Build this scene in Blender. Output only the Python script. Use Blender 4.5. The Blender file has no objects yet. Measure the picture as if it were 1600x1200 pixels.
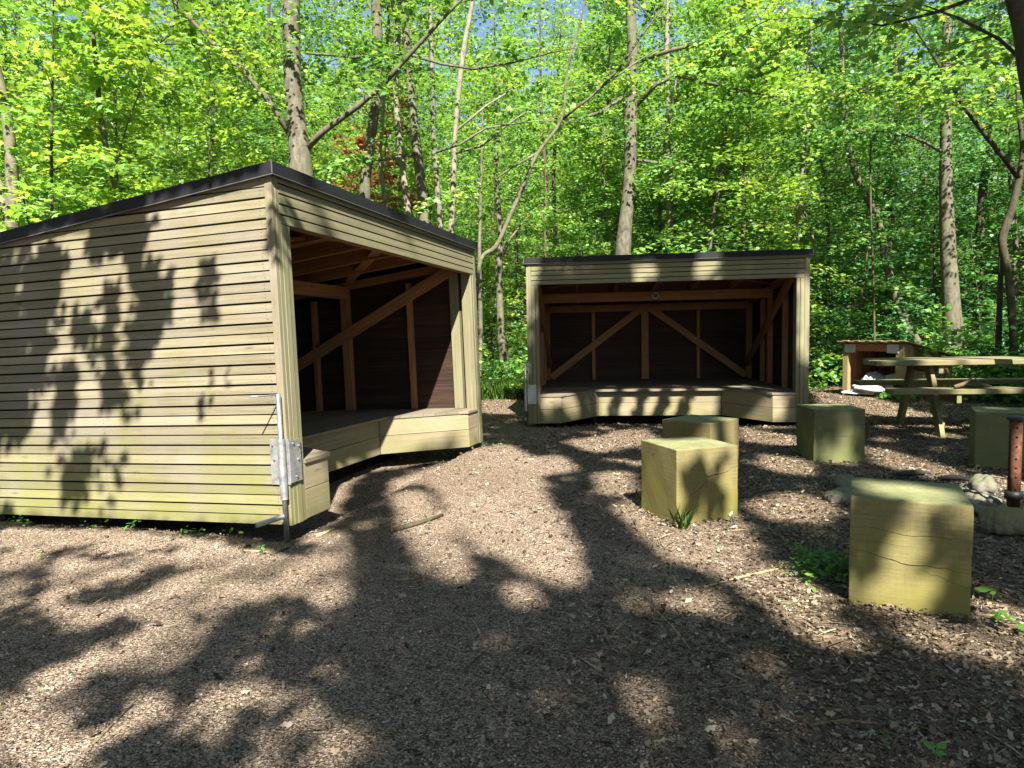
import bpy, bmesh, math, random
import numpy as np
from mathutils import Vector, Matrix
R = math.radians
C = bpy.context.scene.collection
scene = bpy.context.scene

# ------------------------------------------------------------------ camera
F_PX = 1067.0                       # focal length in pixels of a 1600 px wide picture
CAM_H = 1.2
c_r = Vector((0.99980, -0.00148, -0.01990)); c_u = Vector((0.01996, 0.07438, 0.99703)); c_f = Vector((0.0, 0.99723, -0.07440))
cam_data = bpy.data.cameras.new("camera")
cam = bpy.data.objects.new("camera", cam_data); C.objects.link(cam)
m = Matrix.Identity(4)
for i in range(3):
    m[i][0], m[i][1], m[i][2] = c_r[i], c_u[i], -c_f[i]
m[2][3] = CAM_H
cam.matrix_world = m
cam_data.sensor_width = 36.0
cam_data.lens = F_PX / 1600 * 36
cam_data.clip_start = 0.05; cam_data.clip_end = 1000
scene.camera = cam

# ------------------------------------------------------------------ light
SUN_K = np.array([-0.126, 0.977])   # ground shift of a shadow per metre of height
sun_dir = Vector((0.126, -0.977, 1.0)).normalized()
world = bpy.data.worlds.new("World"); scene.world = world; world.use_nodes = True
wn = world.node_tree
sky = wn.nodes.new("ShaderNodeTexSky"); sky.sky_type = 'NISHITA'; sky.sun_disc = False
sky.sun_elevation = math.asin(sun_dir.z); sky.sun_rotation = math.atan2(sun_dir.x, sun_dir.y)
bg = wn.nodes["Background"]; bg.inputs[1].default_value = 0.05
wn.links.new(sky.outputs[0], bg.inputs[0])
sl = bpy.data.lights.new("sun", 'SUN'); sl.energy = 5.0; sl.angle = R(0.53); sl.color = (1.0, 0.905, 0.80)
sun = bpy.data.objects.new("sun", sl); C.objects.link(sun)
sun.rotation_euler = sun_dir.to_track_quat('Z', 'Y').to_euler()
vs = scene.view_settings
scene.display_settings.display_device = 'sRGB'
vs.view_transform = 'Standard'; vs.look = 'None'; vs.gamma = 1.0; vs.use_curve_mapping = False
vs.exposure = 2.1
scene.cycles.use_denoising = True
scene.cycles.max_bounces = 7; scene.cycles.diffuse_bounces = 5; scene.cycles.transmission_bounces = 4
scene.cycles.glossy_bounces = 2; scene.cycles.sample_clamp_indirect = 6.0
scene.cycles.caustics_reflective = False; scene.cycles.caustics_refractive = False
scene.render.use_persistent_data = False

# ------------------------------------------------------------------ helpers
def at(u, v, Y):
    """point seen at pixel (u, v) of the 1600x1200 picture, Y metres ahead"""
    d = c_r * ((u - 800) / F_PX) - c_u * ((v - 600) / F_PX) + c_f
    return Vector((0, 0, CAM_H)) + d * (Y / d.y)
def on_ground(u, v, z=0.0):
    d = c_r * ((u - 800) / F_PX) - c_u * ((v - 600) / F_PX) + c_f
    return Vector((0, 0, CAM_H)) + d * ((z - CAM_H) / d.z)

def thing(name, label, cat, loc=(0, 0, 0), rotz=0, group=None):
    o = bpy.data.objects.new(name, None); C.objects.link(o)
    o.location = loc; o.rotation_euler = (0, 0, rotz); o.empty_display_size = 0.1
    return tag(o, label, cat, group)
def tag(o, label, cat, group=None, kind=None):
    if label: o['label'] = label
    if cat: o['category'] = cat
    if group: o['group'] = group
    if kind: o['kind'] = kind
    return o
def link(name, me, mats=None, parent=None):
    o = bpy.data.objects.new(name, me); C.objects.link(o)
    if mats is not None:
        for mt in (mats if isinstance(mats, (list, tuple)) else [mats]): me.materials.append(mt)
    if parent is not None: o.parent = parent
    return o
def copy_tree(o, parent=None):
    c = o.copy(); C.objects.link(c)
    if parent is not None: c.parent = parent
    for ch in [x for x in bpy.data.objects if x.parent == o]: copy_tree(ch, c)
    return c

class MB:
    """collects solid pieces; per-corner uv runs along the grain; per-face 'rnd'"""
    def __init__(s): s.v = []; s.f = []; s.uv = []; s.rnd = []; s.mi = []; s.rg = random.Random(11)
    def poly(s, vs, uvs, rnd, mi=0):
        b = len(s.v); s.v += [tuple(p) for p in vs]; s.f.append(tuple(range(b, b + len(vs)))); s.uv += uvs; s.rnd.append(rnd); s.mi.append(mi)
    def hexa(s, pts, grain=0, mi=0, rnd=None):
        """pts: 8 corners, index bits x,y,z ; grain: local axis the fibres follow"""
        P = [Vector(p) for p in pts]; rnd = s.rg.random() if rnd is None else rnd
        off = s.rg.random() * 20
        b = len(s.v); s.v += [tuple(p) for p in P]
        lens = [(P[1] - P[0]).length, (P[2] - P[0]).length, (P[4] - P[0]).length]
        def cc(i): return [lens[0] * (i & 1), lens[1] * ((i >> 1) & 1), lens[2] * ((i >> 2) & 1)]
        for q in ((0, 2, 3, 1), (4, 5, 7, 6), (0, 1, 5, 4), (2, 6, 7, 3), (0, 4, 6, 2), (1, 3, 7, 5)):
            s.f.append(tuple(b + i for i in q)); s.rnd.append(rnd); s.mi.append(mi)
            for i in q:
                k = cc(i); o = [k[j] for j in range(3) if j != grain]
                s.uv.append((k[grain] + off, o[0] + o[1] * 1.0 + off * 0.37))
    def box(s, lo, hi, grain=None, mi=0, rnd=None):
        d = [hi[i] - lo[i] for i in range(3)]
        if grain is None: grain = max(range(3), key=lambda i: d[i])
        s.hexa([(lo[0] if not i & 1 else hi[0], lo[1] if not i & 2 else hi[1], lo[2] if not i & 4 else hi[2]) for i in range(8)], grain, mi, rnd)
    def beam(s, a, b, w, h, up=(0, 0, 1), mi=0, rnd=None):
        a, b = Vector(a), Vector(b); x = (b - a).normalized(); up = Vector(up)
        y = up.cross(x).normalized(); z = x.cross(y)
        s.hexa([(b if i & 1 else a) + y * (w / 2 * (1 if i & 2 else -1)) + z * (h / 2 * (1 if i & 4 else -1)) for i in range(8)], 0, mi, rnd)
    def prism(s, outline, axis, lo, hi, grain_uv=0, mi=0, rnd=None):
        """extrude a polygon (2D in the two other axes) along axis"""
        rnd = s.rg.random() if rnd is None else rnd; off = s.rg.random() * 20
        ax = [i for i in range(3) if i != axis]
        def p(q, t):
            r = [0, 0, 0]; r[ax[0]], r[ax[1]] = q; r[axis] = t; return tuple(r)
        n = len(outline)
        for t, rev in ((lo, True), (hi, False)):
            o = outline[::-1] if rev else outline
            s.poly([p(q, t) for q in o], [(q[grain_uv] + off, q[1 - grain_uv] + off) for q in o], rnd, mi)
        for i in range(n):
            a, b = outline[i], outline[(i + 1) % n]
            l = math.dist(a, b)
            s.poly([p(a, lo), p(b, lo), p(b, hi), p(a, hi)], [(off, off), (off + l, off), (off + l, off + hi - lo), (off, off + hi - lo)], rnd, mi)
    def tube(s, path, radii, n=10, cap=True, mi=0, rnd=None):
        rnd = s.rg.random() if rnd is None else rnd
        P = [Vector(p) for p in path]; b = len(s.v); L = 0.0; Ls = []
        if not isinstance(radii, (list, tuple)): radii = [radii] * len(P)
        ref = None
        for i, p in enumerate(P):
            t = (P[min(i + 1, len(P) - 1)] - P[max(i - 1, 0)]).normalized()
            if ref is None: ref = Vector((1, 0, 0)) if abs(t.x) < .8 else Vector((0, 1, 0))
            x = (ref - t * ref.dot(t)).normalized(); ref = x; y = t.cross(x)
            if i: L += (p - P[i - 1]).length
            Ls.append(L)
            for k in range(n):
                a = 2 * math.pi * k / n
                s.v.append(tuple(p + (x * math.cos(a) + y * math.sin(a)) * radii[i]))
        for i in range(len(P) - 1):
            for k in range(n):
                k2 = (k + 1) % n
                s.f.append((b + i * n + k, b + i * n + k2, b + (i + 1) * n + k2, b + (i + 1) * n + k)); s.rnd.append(rnd); s.mi.append(mi)
                r = radii[i] * 2 * math.pi / n
                s.uv += [(Ls[i], k * r), (Ls[i], (k + 1) * r), (Ls[i + 1], (k + 1) * r), (Ls[i + 1], k * r)]
        if cap:
            for i, rev in ((0, True), (len(P) - 1, False)):
                q = [b + i * n + k for k in range(n)]
                if rev: q = q[::-1]
                s.f.append(tuple(q)); s.rnd.append(rnd); s.mi.append(mi); s.uv += [(0, 0)] * n
    def mesh(s, name, smooth=False):
        me = bpy.data.meshes.new(name); me.from_pydata(s.v, [], s.f)
        ul = me.uv_layers.new(name="uv"); ul.data.foreach_set("uv", np.array(s.uv, np.float32).ravel())
        a = me.attributes.new("rnd", 'FLOAT', 'FACE'); a.data.foreach_set("value", np.array(s.rnd, np.float32))
        me.polygons.foreach_set("material_index", np.array(s.mi, np.int32))
        if smooth: me.polygons.foreach_set("use_smooth", np.ones(len(s.f), bool))
        me.update(); return me
    def build(s, name, mats, parent=None, bevel=0.0, smooth=False):
        o = link(name, s.mesh(name, smooth), mats, parent)
        if bevel:
            b = o.modifiers.new("bevel", 'BEVEL'); b.width = bevel; b.segments = 2; b.limit_method = 'ANGLE'; b.angle_limit = R(40)
        return o

def from_numpy(name, verts, faces_idx, loop_per_face, rnd=None, smooth=False):
    """verts (N,3); faces_idx flat; loop_per_face int"""
    me = bpy.data.meshes.new(name); nf = len(faces_idx) // loop_per_face
    me.vertices.add(len(verts)); me.vertices.foreach_set("co", np.asarray(verts, np.float32).ravel())
    me.loops.add(len(faces_idx)); me.loops.foreach_set("vertex_index", np.asarray(faces_idx, np.int32))
    me.polygons.add(nf)
    me.polygons.foreach_set("loop_start", np.arange(nf, dtype=np.int32) * loop_per_face)
    if rnd is not None:
        a = me.attributes.new("rnd", 'FLOAT', 'FACE'); a.data.foreach_set("value", np.asarray(rnd, np.float32))
    if smooth: me.polygons.foreach_set("use_smooth", np.ones(nf, bool))
    me.update(calc_edges=True); return me

# ------------------------------------------------------------------ materials
class NT:
    def __init__(s, name):
        s.m = bpy.data.materials.new(name); s.m.use_nodes = True; s.t = s.m.node_tree
        s.b = s.t.nodes["Principled BSDF"]; s.out = s.t.nodes["Material Output"]
    def n(s, typ, **kw):
        x = s.t.nodes.new("ShaderNode" + typ)
        for k, v in kw.items():
            if hasattr(x, k) and k not in ('inputs',): setattr(x, k, v)
        return x
    def l(s, a, b): s.t.links.new(a, b)
    def coord(s, kind, scale=(1, 1, 1), loc=(0, 0, 0)):
        c = s.n("TexCoord"); mp = s.n("Mapping"); mp.inputs["Scale"].default_value = scale; mp.inputs["Location"].default_value = loc
        s.l(c.outputs[kind], mp.inputs[0]); return mp.outputs[0]
    def noise(s, vec, scale=1.0, detail=4, rough=.55, dist=0.0):
        x = s.n("TexNoise"); x.inputs["Scale"].default_value = scale; x.inputs["Detail"].default_value = detail
        x.inputs["Roughness"].default_value = rough; x.inputs["Distortion"].default_value = dist
        s.l(vec, x.inputs["Vector"]); return x.outputs["Fac"]
    def ramp(s, fac, stops, interp='LINEAR'):
        x = s.n("ValToRGB"); e = x.color_ramp.elements; x.color_ramp.interpolation = interp
        while len(e) < len(stops): e.new(0.5)
        for i, (p, c) in enumerate(stops):
            e[i].position = p; e[i].color = (*c, 1) if len(c) == 3 else c
        s.l(fac, x.inputs[0]); return x.outputs[0]
    def mix(s, fac, a, b, mode='MIX'):
        x = s.n("Mix", data_type='RGBA', blend_type=mode)
        for i, q in ((0, fac), (6, a), (7, b)):
            if isinstance(q, (int, float)): x.inputs[i].default_value = q
            elif isinstance(q, tuple): x.inputs[i].default_value = (*q, 1)
            else: s.l(q, x.inputs[i])
        return x.outputs[2]
    def math(s, op, a, b=0.0, clamp=False):
        x = s.n("Math", operation=op); x.use_clamp = clamp
        for i, q in ((0, a), (1, b)):
            if isinstance(q, (int, float)): x.inputs[i].default_value = q
            else: s.l(q, x.inputs[i])
        return x.outputs[0]
    def maprange(s, v, a, b, c=0.0, d=1.0):
        x = s.n("MapRange"); s.l(v, x.inputs[0])
        for i, q in zip((1, 2, 3, 4), (a, b, c, d)): x.inputs[i].default_value = q
        return x.outputs[0]
    def attr(s, name="rnd"):
        x = s.n("Attribute"); x.attribute_name = name; return x.outputs["Fac"]
    def sep(s, vec):
        x = s.n("SeparateXYZ"); s.l(vec, x.inputs[0]); return x.outputs
    def bump(s, h, strength=.3, dist=.01):
        x = s.n("Bump"); x.inputs["Strength"].default_value = strength; x.inputs["Distance"].default_value = dist
        s.l(h, x.inputs["Height"]); s.l(x.outputs[0], s.b.inputs["Normal"]); return x
    def done(s, col=None, rough=.8, spec=.3, metal=0.0):
        if col is not None:
            if isinstance(col, tuple): s.b.inputs["Base Color"].default_value = (*col, 1)
            else: s.l(col, s.b.inputs["Base Color"])
        if isinstance(rough, float): s.b.inputs["Roughness"].default_value = rough
        else: s.l(rough, s.b.inputs["Roughness"])
        s.b.inputs["Specular IOR Level"].default_value = spec; s.b.inputs["Metallic"].default_value = metal
        return s.m

def wood(name, dark, mid, light, grey=None, uvs=(1.6, 45), wav=.6, saw=False, algae=0.0, algae_z=(0.0, 0.8), algae_col=(.20, .24, .05), grain=1.0, rough=.75, knots=True, var=.25):
    t = NT(name)
    uv = t.coord("UV", (*uvs, 1)); n1 = t.noise(uv, 1.0, 5, .6, wav)
    uv2 = t.coord("UV", (9, 420, 1)); n2 = t.noise(uv2, 1.0, 2, .5)
    sp = t.noise(t.coord('UV', (60, 160, 1)), 1.0, 4, .7)
    f = t.math('ADD', t.math('MULTIPLY', n1, .62), t.math('ADD', t.math('MULTIPLY', n2, .24), t.math('MULTIPLY', sp, .14)))
    col = t.ramp(f, [(.33, dark), (.5, mid), (.65, light)])
    big = t.noise(t.coord("Object", (1, 1, 1)), 2.3, 4, .6)
    if saw:
        sm = t.noise(t.coord("UV", (55, 55, 1)), 1.0, 5, .75); sv = t.noise(t.coord("UV", (150, 5, 1)), 1.0, 3, .6)
        col = t.mix(.75, col, t.ramp(t.math('ADD', t.math('MULTIPLY', sm, .6), t.math('MULTIPLY', sv, .4)), [(.32, (.62, .62, .58)), (.66, (1.3, 1.3, 1.25))]), 'MULTIPLY')
        st = t.noise(t.coord("Object", (1, 1, 1)), 7, 6, .7); col = t.mix(t.maprange(st, .52, .70, 0, .55), col, tuple(c * .7 for c in dark))
    if grey: col = t.mix(t.maprange(big, .42, .66, 0, .8), col, grey)
    if knots:
        v = t.n("TexVoronoi"); v.inputs["Scale"].default_value = 1.0; t.l(t.coord("UV", (2.2, 9, 1)), v.inputs["Vector"])
        col = t.mix(t.maprange(v.outputs["Distance"], .10, .04, 0, .6), col, tuple(c * .35 for c in dark))
    if algae:
        z = t.sep(t.coord("Object"))[2]
        g = t.maprange(z, algae_z[1], algae_z[0], 0, 1)
        nz = t.noise(t.coord("Object", (1, 1, .6)), 3.1, 5, .65)
        a = t.math('MULTIPLY', t.math('ADD', g, t.maprange(nz, .35, .7, -.55, .55), True), algae, True)
        col = t.mix(a, col, algae_col)
    r = t.attr(); col = t.mix(1.0, col, t.ramp(r, [(0, (1 - var,) * 3), (1, (1 + var * .6,) * 3)]), 'MULTIPLY')
    t.bump(f, .25 * grain, .004)
    return t.done(col, rough, .25)

M = {}
M['clad'] = wood("weathered_cladding", (.108, .096, .060), (.178, .161, .104), (.243, .221, .153), grey=(.205, .190, .152), algae=.72, algae_z=(-.05, .66), algae_col=(.155, .168, .045), var=.2)
M['front'] = wood("weathered_front_boards", (.105, .098, .058), (.165, .155, .095), (.225, .205, .135), grey=(.15, .165, .085), algae=.5, algae_z=(.05, .5), algae_col=(.14, .145, .04), var=.14)
M['skirt'] = wood("weathered_skirt", (.15, .122, .085), (.215, .18, .13), (.275, .24, .175), grey=(.19, .185, .115), algae=.5, algae_z=(.0, .5), algae_col=(.155, .16, .045), var=.12)
M['deckw'] = wood("deck_boards", (.105, .085, .062), (.165, .138, .10), (.22, .19, .145), grey=(.15, .15, .11), var=.25)
M['pine'] = wood("inside_timber", (.15, .074, .034), (.265, .140, .066), (.34, .195, .098), var=.2, rough=.65)
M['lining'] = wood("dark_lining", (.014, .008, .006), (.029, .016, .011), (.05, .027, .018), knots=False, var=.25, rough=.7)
M['stool'] = wood("timber_block_wood", (.12, .102, .045), (.17, .146, .066), (.225, .196, .098), grey=(.125, .122, .055), algae=.8, algae_z=(.0, .5), algae_col=(.15, .142, .034), knots=False, var=.1, grain=1.2, uvs=(4.5, 120), wav=.12, saw=True)
M['stool_grey'] = wood("grey_block_wood", (.06, .058, .034), (.10, .098, .055), (.145, .138, .078), grey=(.085, .095, .048), algae=.6, algae_z=(.05, .6), algae_col=(.12, .15, .045), knots=False, var=.1, grain=1.2, uvs=(4.5, 120), wav=.12, saw=True)  # darker, greyer version of the block wood
M['table'] = wood("picnic_timber", (.10, .085, .045), (.165, .145, .08), (.23, .205, .12), grey=(.13, .145, .07), algae=.4, algae_z=(0, 1.0), algae_col=(.17, .20, .06), var=.25)
M['shedw'] = wood("store_boards", (.15, .12, .055), (.235, .19, .09), (.30, .25, .13), grey=(.20, .19, .10), var=.3)
M['shedin'] = wood("store_inside", (.20, .075, .035), (.33, .13, .06), (.42, .18, .085), var=.3)
t = NT("moss_top"); n = t.noise(t.coord("Object"), 9, 6, .7); n2 = t.noise(t.coord("Object"), 60, 3)
t.bump(n2, .3, .004); M['top'] = t.done(t.ramp(t.math('ADD', t.math('MULTIPLY', n, .7), t.math('MULTIPLY', n2, .3)), [(.3, (.095, .115, .050)), (.5, (.165, .18, .085)), (.7, (.25, .25, .14))]), .85, .2)
t = NT("crack_dark"); M['crack'] = t.done((.018, .014, .008), .95, .05)
t = NT("roof_felt"); n = t.noise(t.coord("Object"), 55, 5, .7); n2 = t.noise(t.coord("Object"), 3, 4, .6)
t.bump(n, .3, .003); M['felt'] = t.done(t.mix(t.maprange(n2, .4, .7), t.ramp(n, [(.3, (.005, .0055, .0075)), (.7, (.013, .014, .019))]), (.010, .013, .010)), .7, .25)
t = NT("drip_metal"); M['drip'] = t.done((.09, .09, .10), .5, .5, .3)
t = NT("backing_dark"); M['dark'] = t.done((.012, .010, .008), .95, .05)
def steel(name, base):
    t = NT(name); v = t.n("TexVoronoi"); v.inputs["Scale"].default_value = 90; t.l(t.coord("Object"), v.inputs["Vector"])
    n = t.noise(t.coord("Object"), 14, 5, .65)
    c = t.mix(t.maprange(n, .35, .7), tuple(b * .7 for b in base), base); c = t.mix(.25, c, v.outputs["Color"], 'SOFT_LIGHT')
    c = t.mix(t.maprange(t.noise(t.coord("Object"), 33, 5, .7), .60, .72, 0, .6), c, (.20, .17, .09))
    return t.done(c, t.maprange(n, .3, .7, .42, .62), .5, .75)
M['steel'] = steel("galvanised_steel", (.42, .44, .45)); M['steel_dark'] = steel("dull_steel_pipe", (.26, .28, .29))
t = NT("rust"); n = t.noise(t.coord("Object"), 26, 6, .7); n2 = t.noise(t.coord("Object", (1, 1, .3)), 8, 5, .6)
t.bump(n, .35, .003); M['rust'] = t.done(t.mix(t.maprange(n2, .42, .6), t.ramp(n, [(.3, (.035, .014, .008)), (.5, (.095, .038, .018)), (.7, (.17, .075, .038))]), (.035, .017, .011)), .75, .3, .2)
t = NT("cast_cap"); M['cap'] = t.done((.05, .052, .055), .5, .5, .5)
t = NT("hole_dark"); M['hole'] = t.done((.008, .006, .005), .95, .02)
def stone(name, a, b, moss):
    t = NT(name); n = t.noise(t.coord("Object"), 14, 7, .65); n2 = t.noise(t.coord("Object"), 80, 3); g = t.n("NewGeometry")
    nz = t.sep(g.outputs["Normal"])[2]
    c = t.ramp(n, [(.3, a), (.7, b)]); c = t.mix(t.math('MULTIPLY', t.maprange(t.math('ADD', nz, n), .7, 1.3), .7, True), c, moss)
    c = t.mix(.5, c, t.ramp(n2, [(.3, (.6, .6, .6)), (.7, (1.3, 1.3, 1.3))]), 'MULTIPLY')
    oi = t.n("ObjectInfo"); c = t.mix(1.0, c, t.ramp(oi.outputs["Random"], [(0, (.65, .65, .65)), (1, (1.25, 1.22, 1.15))]), 'MULTIPLY')
    t.bump(t.math('ADD', n, t.math('MULTIPLY', n2, .3)), .5, .01); return t.done(c, .8, .3)
M['stone'] = stone("field_stone", (.075, .075, .066), (.18, .172, .148), (.10, .115, .055))
M['mossy'] = stone("mossy_boulder", (.10, .10, .075), (.20, .19, .13), (.16, .165, .055))
M['pebble'] = stone("pale_pebble", (.075, .075, .066), (.20, .195, .17), (.105, .115, .075))
M['char'] = stone("charred_wood", (.012, .012, .012), (.05, .05, .05), (.04, .04, .04))
t = NT("white_sack"); n = t.noise(t.coord("Object"), 9, 5, .6); t.bump(n, .6, .02); M['sack'] = t.done(t.ramp(n, [(.3, (.24, .25, .27)), (.7, (.42, .42, .43))]), .6, .3)
t = NT("notice_paper"); M['paper'] = t.done((.45, .45, .44), .5, .3)
t = NT("notice_ink"); M['ink'] = t.done((.30, .30, .31), .6, .2)
def bark(name, a, b, lich, sc=1.0):
    t = NT(name); n = t.noise(t.coord("Object", (1, 1, .35)), 16 * sc, 6, .65, .4); n2 = t.noise(t.coord("Object", (1, 1, .7)), 3.5 * sc, 5, .6)
    n3 = t.noise(t.coord("Object", (1, 1, 3.0)), 7 * sc, 3, .6)
    c = t.ramp(n, [(.28, tuple(x * .45 for x in a)), (.45, a), (.68, b)])
    c = t.mix(t.maprange(n2, .45, .65, 0, .75), c, lich); c = t.mix(t.maprange(n3, .62, .70, 0, .5), c, tuple(x * .4 for x in a))
    oi = t.n("ObjectInfo"); c = t.mix(1.0, c, t.ramp(oi.outputs["Random"], [(0, (.8, .8, .8)), (1, (1.15, 1.12, 1.05))]), 'MULTIPLY')
    t.bump(t.math('ADD', n, n3), .5, .015); return t.done(c, .85, .2)
M['bark'] = bark("grey_bark", (.085, .080, .062), (.165, .158, .125), (.115, .125, .07))
M['bark_pale'] = bark("pale_bark", (.145, .137, .108), (.26, .248, .20), (.175, .18, .12))
M['bark_dark'] = bark("dark_bark", (.05, .042, .028), (.095, .082, .056), (.06, .068, .034))
M['stick'] = bark("dead_wood", (.15, .11, .07), (.30, .24, .16), (.20, .18, .11), 3)
M['straw'] = bark("dry_stalk", (.30, .24, .12), (.46, .38, .22), (.40, .34, .18), 3)
def leaf(name, cols, trans, tf=.42, spread=.42, gloss=.035):
    t = NT(name); r = t.attr(); oi = t.n("ObjectInfo")
    c = t.ramp(r, cols); k = t.ramp(oi.outputs["Random"], [(0, (1 - spread, 1 - spread * .8, 1 - spread)), (1, (1 + spread * .7, 1 + spread * .45, 1))])
    c = t.mix(1.0, c, k, 'MULTIPLY')
    d = t.n("BsdfDiffuse"); t.l(c, d.inputs[0]); tr = t.n("BsdfTranslucent")
    tc = t.mix(1.0, c, trans, 'MULTIPLY'); t.l(tc, tr.inputs[0])
    mx = t.n("MixShader"); mx.inputs[0].default_value = tf; t.l(d.outputs[0], mx.inputs[1]); t.l(tr.outputs[0], mx.inputs[2])
    gl = t.n("BsdfGlossy"); gl.inputs["Roughness"].default_value = .55; gl.inputs[0].default_value = (.9, .95, 1, 1)
    m2 = t.n("MixShader"); m2.inputs[0].default_value = gloss; t.l(mx.outputs[0], m2.inputs[1]); t.l(gl.outputs[0], m2.inputs[2])
    t.l(m2.outputs[0], t.out.inputs[0]); return t.m
TR = (2.0, 1.65, .9)
M['leaf'] = leaf("spring_leaves", [(0, (0.063, 0.189, 0.056)), (.5, (0.131, 0.314, 0.083)), (.88, (0.229, 0.415, 0.102)), (1, (0.322, 0.401, 0.184))], TR)
M['leaf_deep'] = leaf("deep_leaves", [(0, (0.037, 0.135, 0.058)), (.6, (0.076, 0.230, 0.070)), (1, (0.147, 0.333, 0.094))], TR, .36)
M['leaf_near'] = leaf("bright_near_leaves", [(0, (0.082, 0.207, 0.041)), (.5, (0.172, 0.345, 0.064)), (1, (0.292, 0.438, 0.089))], TR, .45)
M['canopy'] = leaf("canopy_leaves", [(0, (.03, .08, .012)), (1, (.06, .13, .018))], (1.6, 1.75, .7), .36)
M['grass'] = leaf("grass_blades", [(0, (0.069, 0.164, 0.019)), (1, (0.164, 0.329, 0.041))], TR, .4, .2)
M['herb'] = leaf("herb_leaves", [(0, (0.042, 0.144, 0.017)), (1, (0.096, 0.252, 0.026))], TR, .35, .2)
M['rusty_leaf'] = leaf("copper_leaves", [(0, (.14, .05, .03)), (1, (.26, .11, .06))], (1.5, 1.2, .9), .35)
def litter(name, stops):
    t = NT(name); r = t.attr(); n = t.noise(t.coord("Object"), 70, 3); c = t.ramp(r, stops)
    return t.done(t.mix(.4, c, t.ramp(n, [(.3, (.6, .6, .6)), (.7, (1.3, 1.3, 1.3))]), 'MULTIPLY'), .8, .25)
M['chips'] = litter("wood_chips", [(0, (.020, .015, .010)), (.3, (.088, .068, .049)), (.62, (.195, .157, .120)), (.86, (.32, .265, .21)), (.96, (.48, .42, .36)), (1, (.20, .24, .17))])
M['twigs'] = litter('dry_twigs', [(0, (.06, .04, .025)), (.5, (.19, .145, .09)), (1, (.42, .35, .22))])
M['litter'] = litter("dead_leaves", [(0, (.022, .016, .010)), (.3, (.075, .055, .034)), (.6, (.145, .108, .070)), (.85, (.235, .188, .13)), (1, (.36, .32, .25))])

# ground: trodden wood chip and fine gravel, darker leaf mould to the right and beyond the clearing
t = NT("woodland_floor"); oc = t.coord("Object")
v = t.n("TexVoronoi"); v.inputs["Scale"].default_value = 190; t.l(oc, v.inputs["Vector"])
v2 = t.n("TexVoronoi"); v2.inputs["Scale"].default_value = 60; t.l(t.coord("Object", (1, 1.7, 1)), v2.inputs["Vector"])
cell = t.sep(v.outputs["Color"])[0]; cell2 = t.sep(v2.outputs["Color"])[1]
nb = t.noise(oc, 1.1, 6, .62); nm = t.noise(oc, 9, 6, .7)
c1 = t.ramp(cell, [(0, (.042, .031, .022)), (.35, (.150, .116, .083)), (.7, (.29, .232, .175)), (.95, (.44, .375, .30)), (1, (.30, .31, .26))])
c2 = t.ramp(cell2, [(0, (.032, .024, .015)), (.4, (.105, .080, .052)), (.75, (.19, .148, .10)), (1, (.29, .245, .175))])
xyz = t.sep(oc)
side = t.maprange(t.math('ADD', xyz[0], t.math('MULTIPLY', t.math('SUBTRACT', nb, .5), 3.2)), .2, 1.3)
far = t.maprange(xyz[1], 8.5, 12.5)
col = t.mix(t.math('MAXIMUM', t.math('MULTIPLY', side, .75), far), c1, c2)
nl_ = t.noise(t.coord('Object', (1, .7, 1), (3.1, 1.7, 0)), .55, 5, .6)
col = t.mix(t.maprange(nl_, .45, .65, 0, .6), col, t.mix(1.0, col, (.66, .62, .55), 'MULTIPLY'))
col = t.mix(t.maprange(nm, .35, .7, 0, .65), col, t.mix(1.0, col, (.62, .58, .52), 'MULTIPLY'))
col = t.mix(t.math('MULTIPLY', t.maprange(nb, .58, .7), .35), col, (.13, .125, .05))
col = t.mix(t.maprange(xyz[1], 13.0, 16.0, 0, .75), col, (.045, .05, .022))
t.bump(t.math('ADD', t.math('MULTIPLY', v.outputs["Distance"], .5), t.math('ADD', v2.outputs["Distance"], t.math('MULTIPLY', nm, 1.2))), .7, .012)
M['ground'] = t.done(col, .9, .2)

# ------------------------------------------------------------------ ground
rng = np.random.default_rng(7)
def gz(x, y):
    x, y = np.asarray(x, float), np.asarray(y, float)
    d = np.clip((y - 14) / 25, 0, 1); dip = 0.0
    for hx, hy, a in ((-1.31, 3.96, 1.2807), (.209, 8.751, -.113)):
        u, w = (x - hx) * math.cos(a) + (y - hy) * math.sin(a), -(x - hx) * math.sin(a) + (y - hy) * math.cos(a)
        ss = lambda q: np.clip(q, 0, 1) ** 2 * (3 - 2 * np.clip(q, 0, 1))
        dip = dip + .11 * ss((u + .03) / .16) * ss((3.5 - u) / .2) * ss((w + (.02 if a > 1 else .12)) / .18) * ss((2.95 - w) / .2)
    z = .008 * np.sin(2.1 * x + 1.3 * y) + .007 * np.sin(3.7 * y - 1.9 * x + 1) + .005 * np.sin(6.3 * x + 2.2) * np.cos(5.1 * y) - dip
    return z + d * (.25 * np.sin(.23 * x + .31 * y) + .2 * np.sin(.51 * x - .2 * y + 2))
gx = np.concatenate([np.linspace(-260, -14, 36), np.arange(-13.9, 14, .09), np.linspace(14.1, 260, 36)])
gy = np.concatenate([np.linspace(-120, -3, 24), np.arange(-2.9, 16, .09), np.linspace(16.2, 320, 50)])
X, Y = np.meshgrid(gx, gy); nx, ny = len(gx), len(gy)
V = np.stack([X, Y, gz(X, Y)], -1).reshape(-1, 3)
i, j = np.meshgrid(np.arange(nx - 1), np.arange(ny - 1)); a = (j * nx + i).ravel()
ground = link("ground", from_numpy("ground", V, np.stack([a, a + 1, a + nx + 1, a + nx], -1).ravel(), 4, smooth=True), M['ground'])
tag(ground, "woodland clearing floor of trodden wood chips and leaf mould", "ground", kind='structure')

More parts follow.
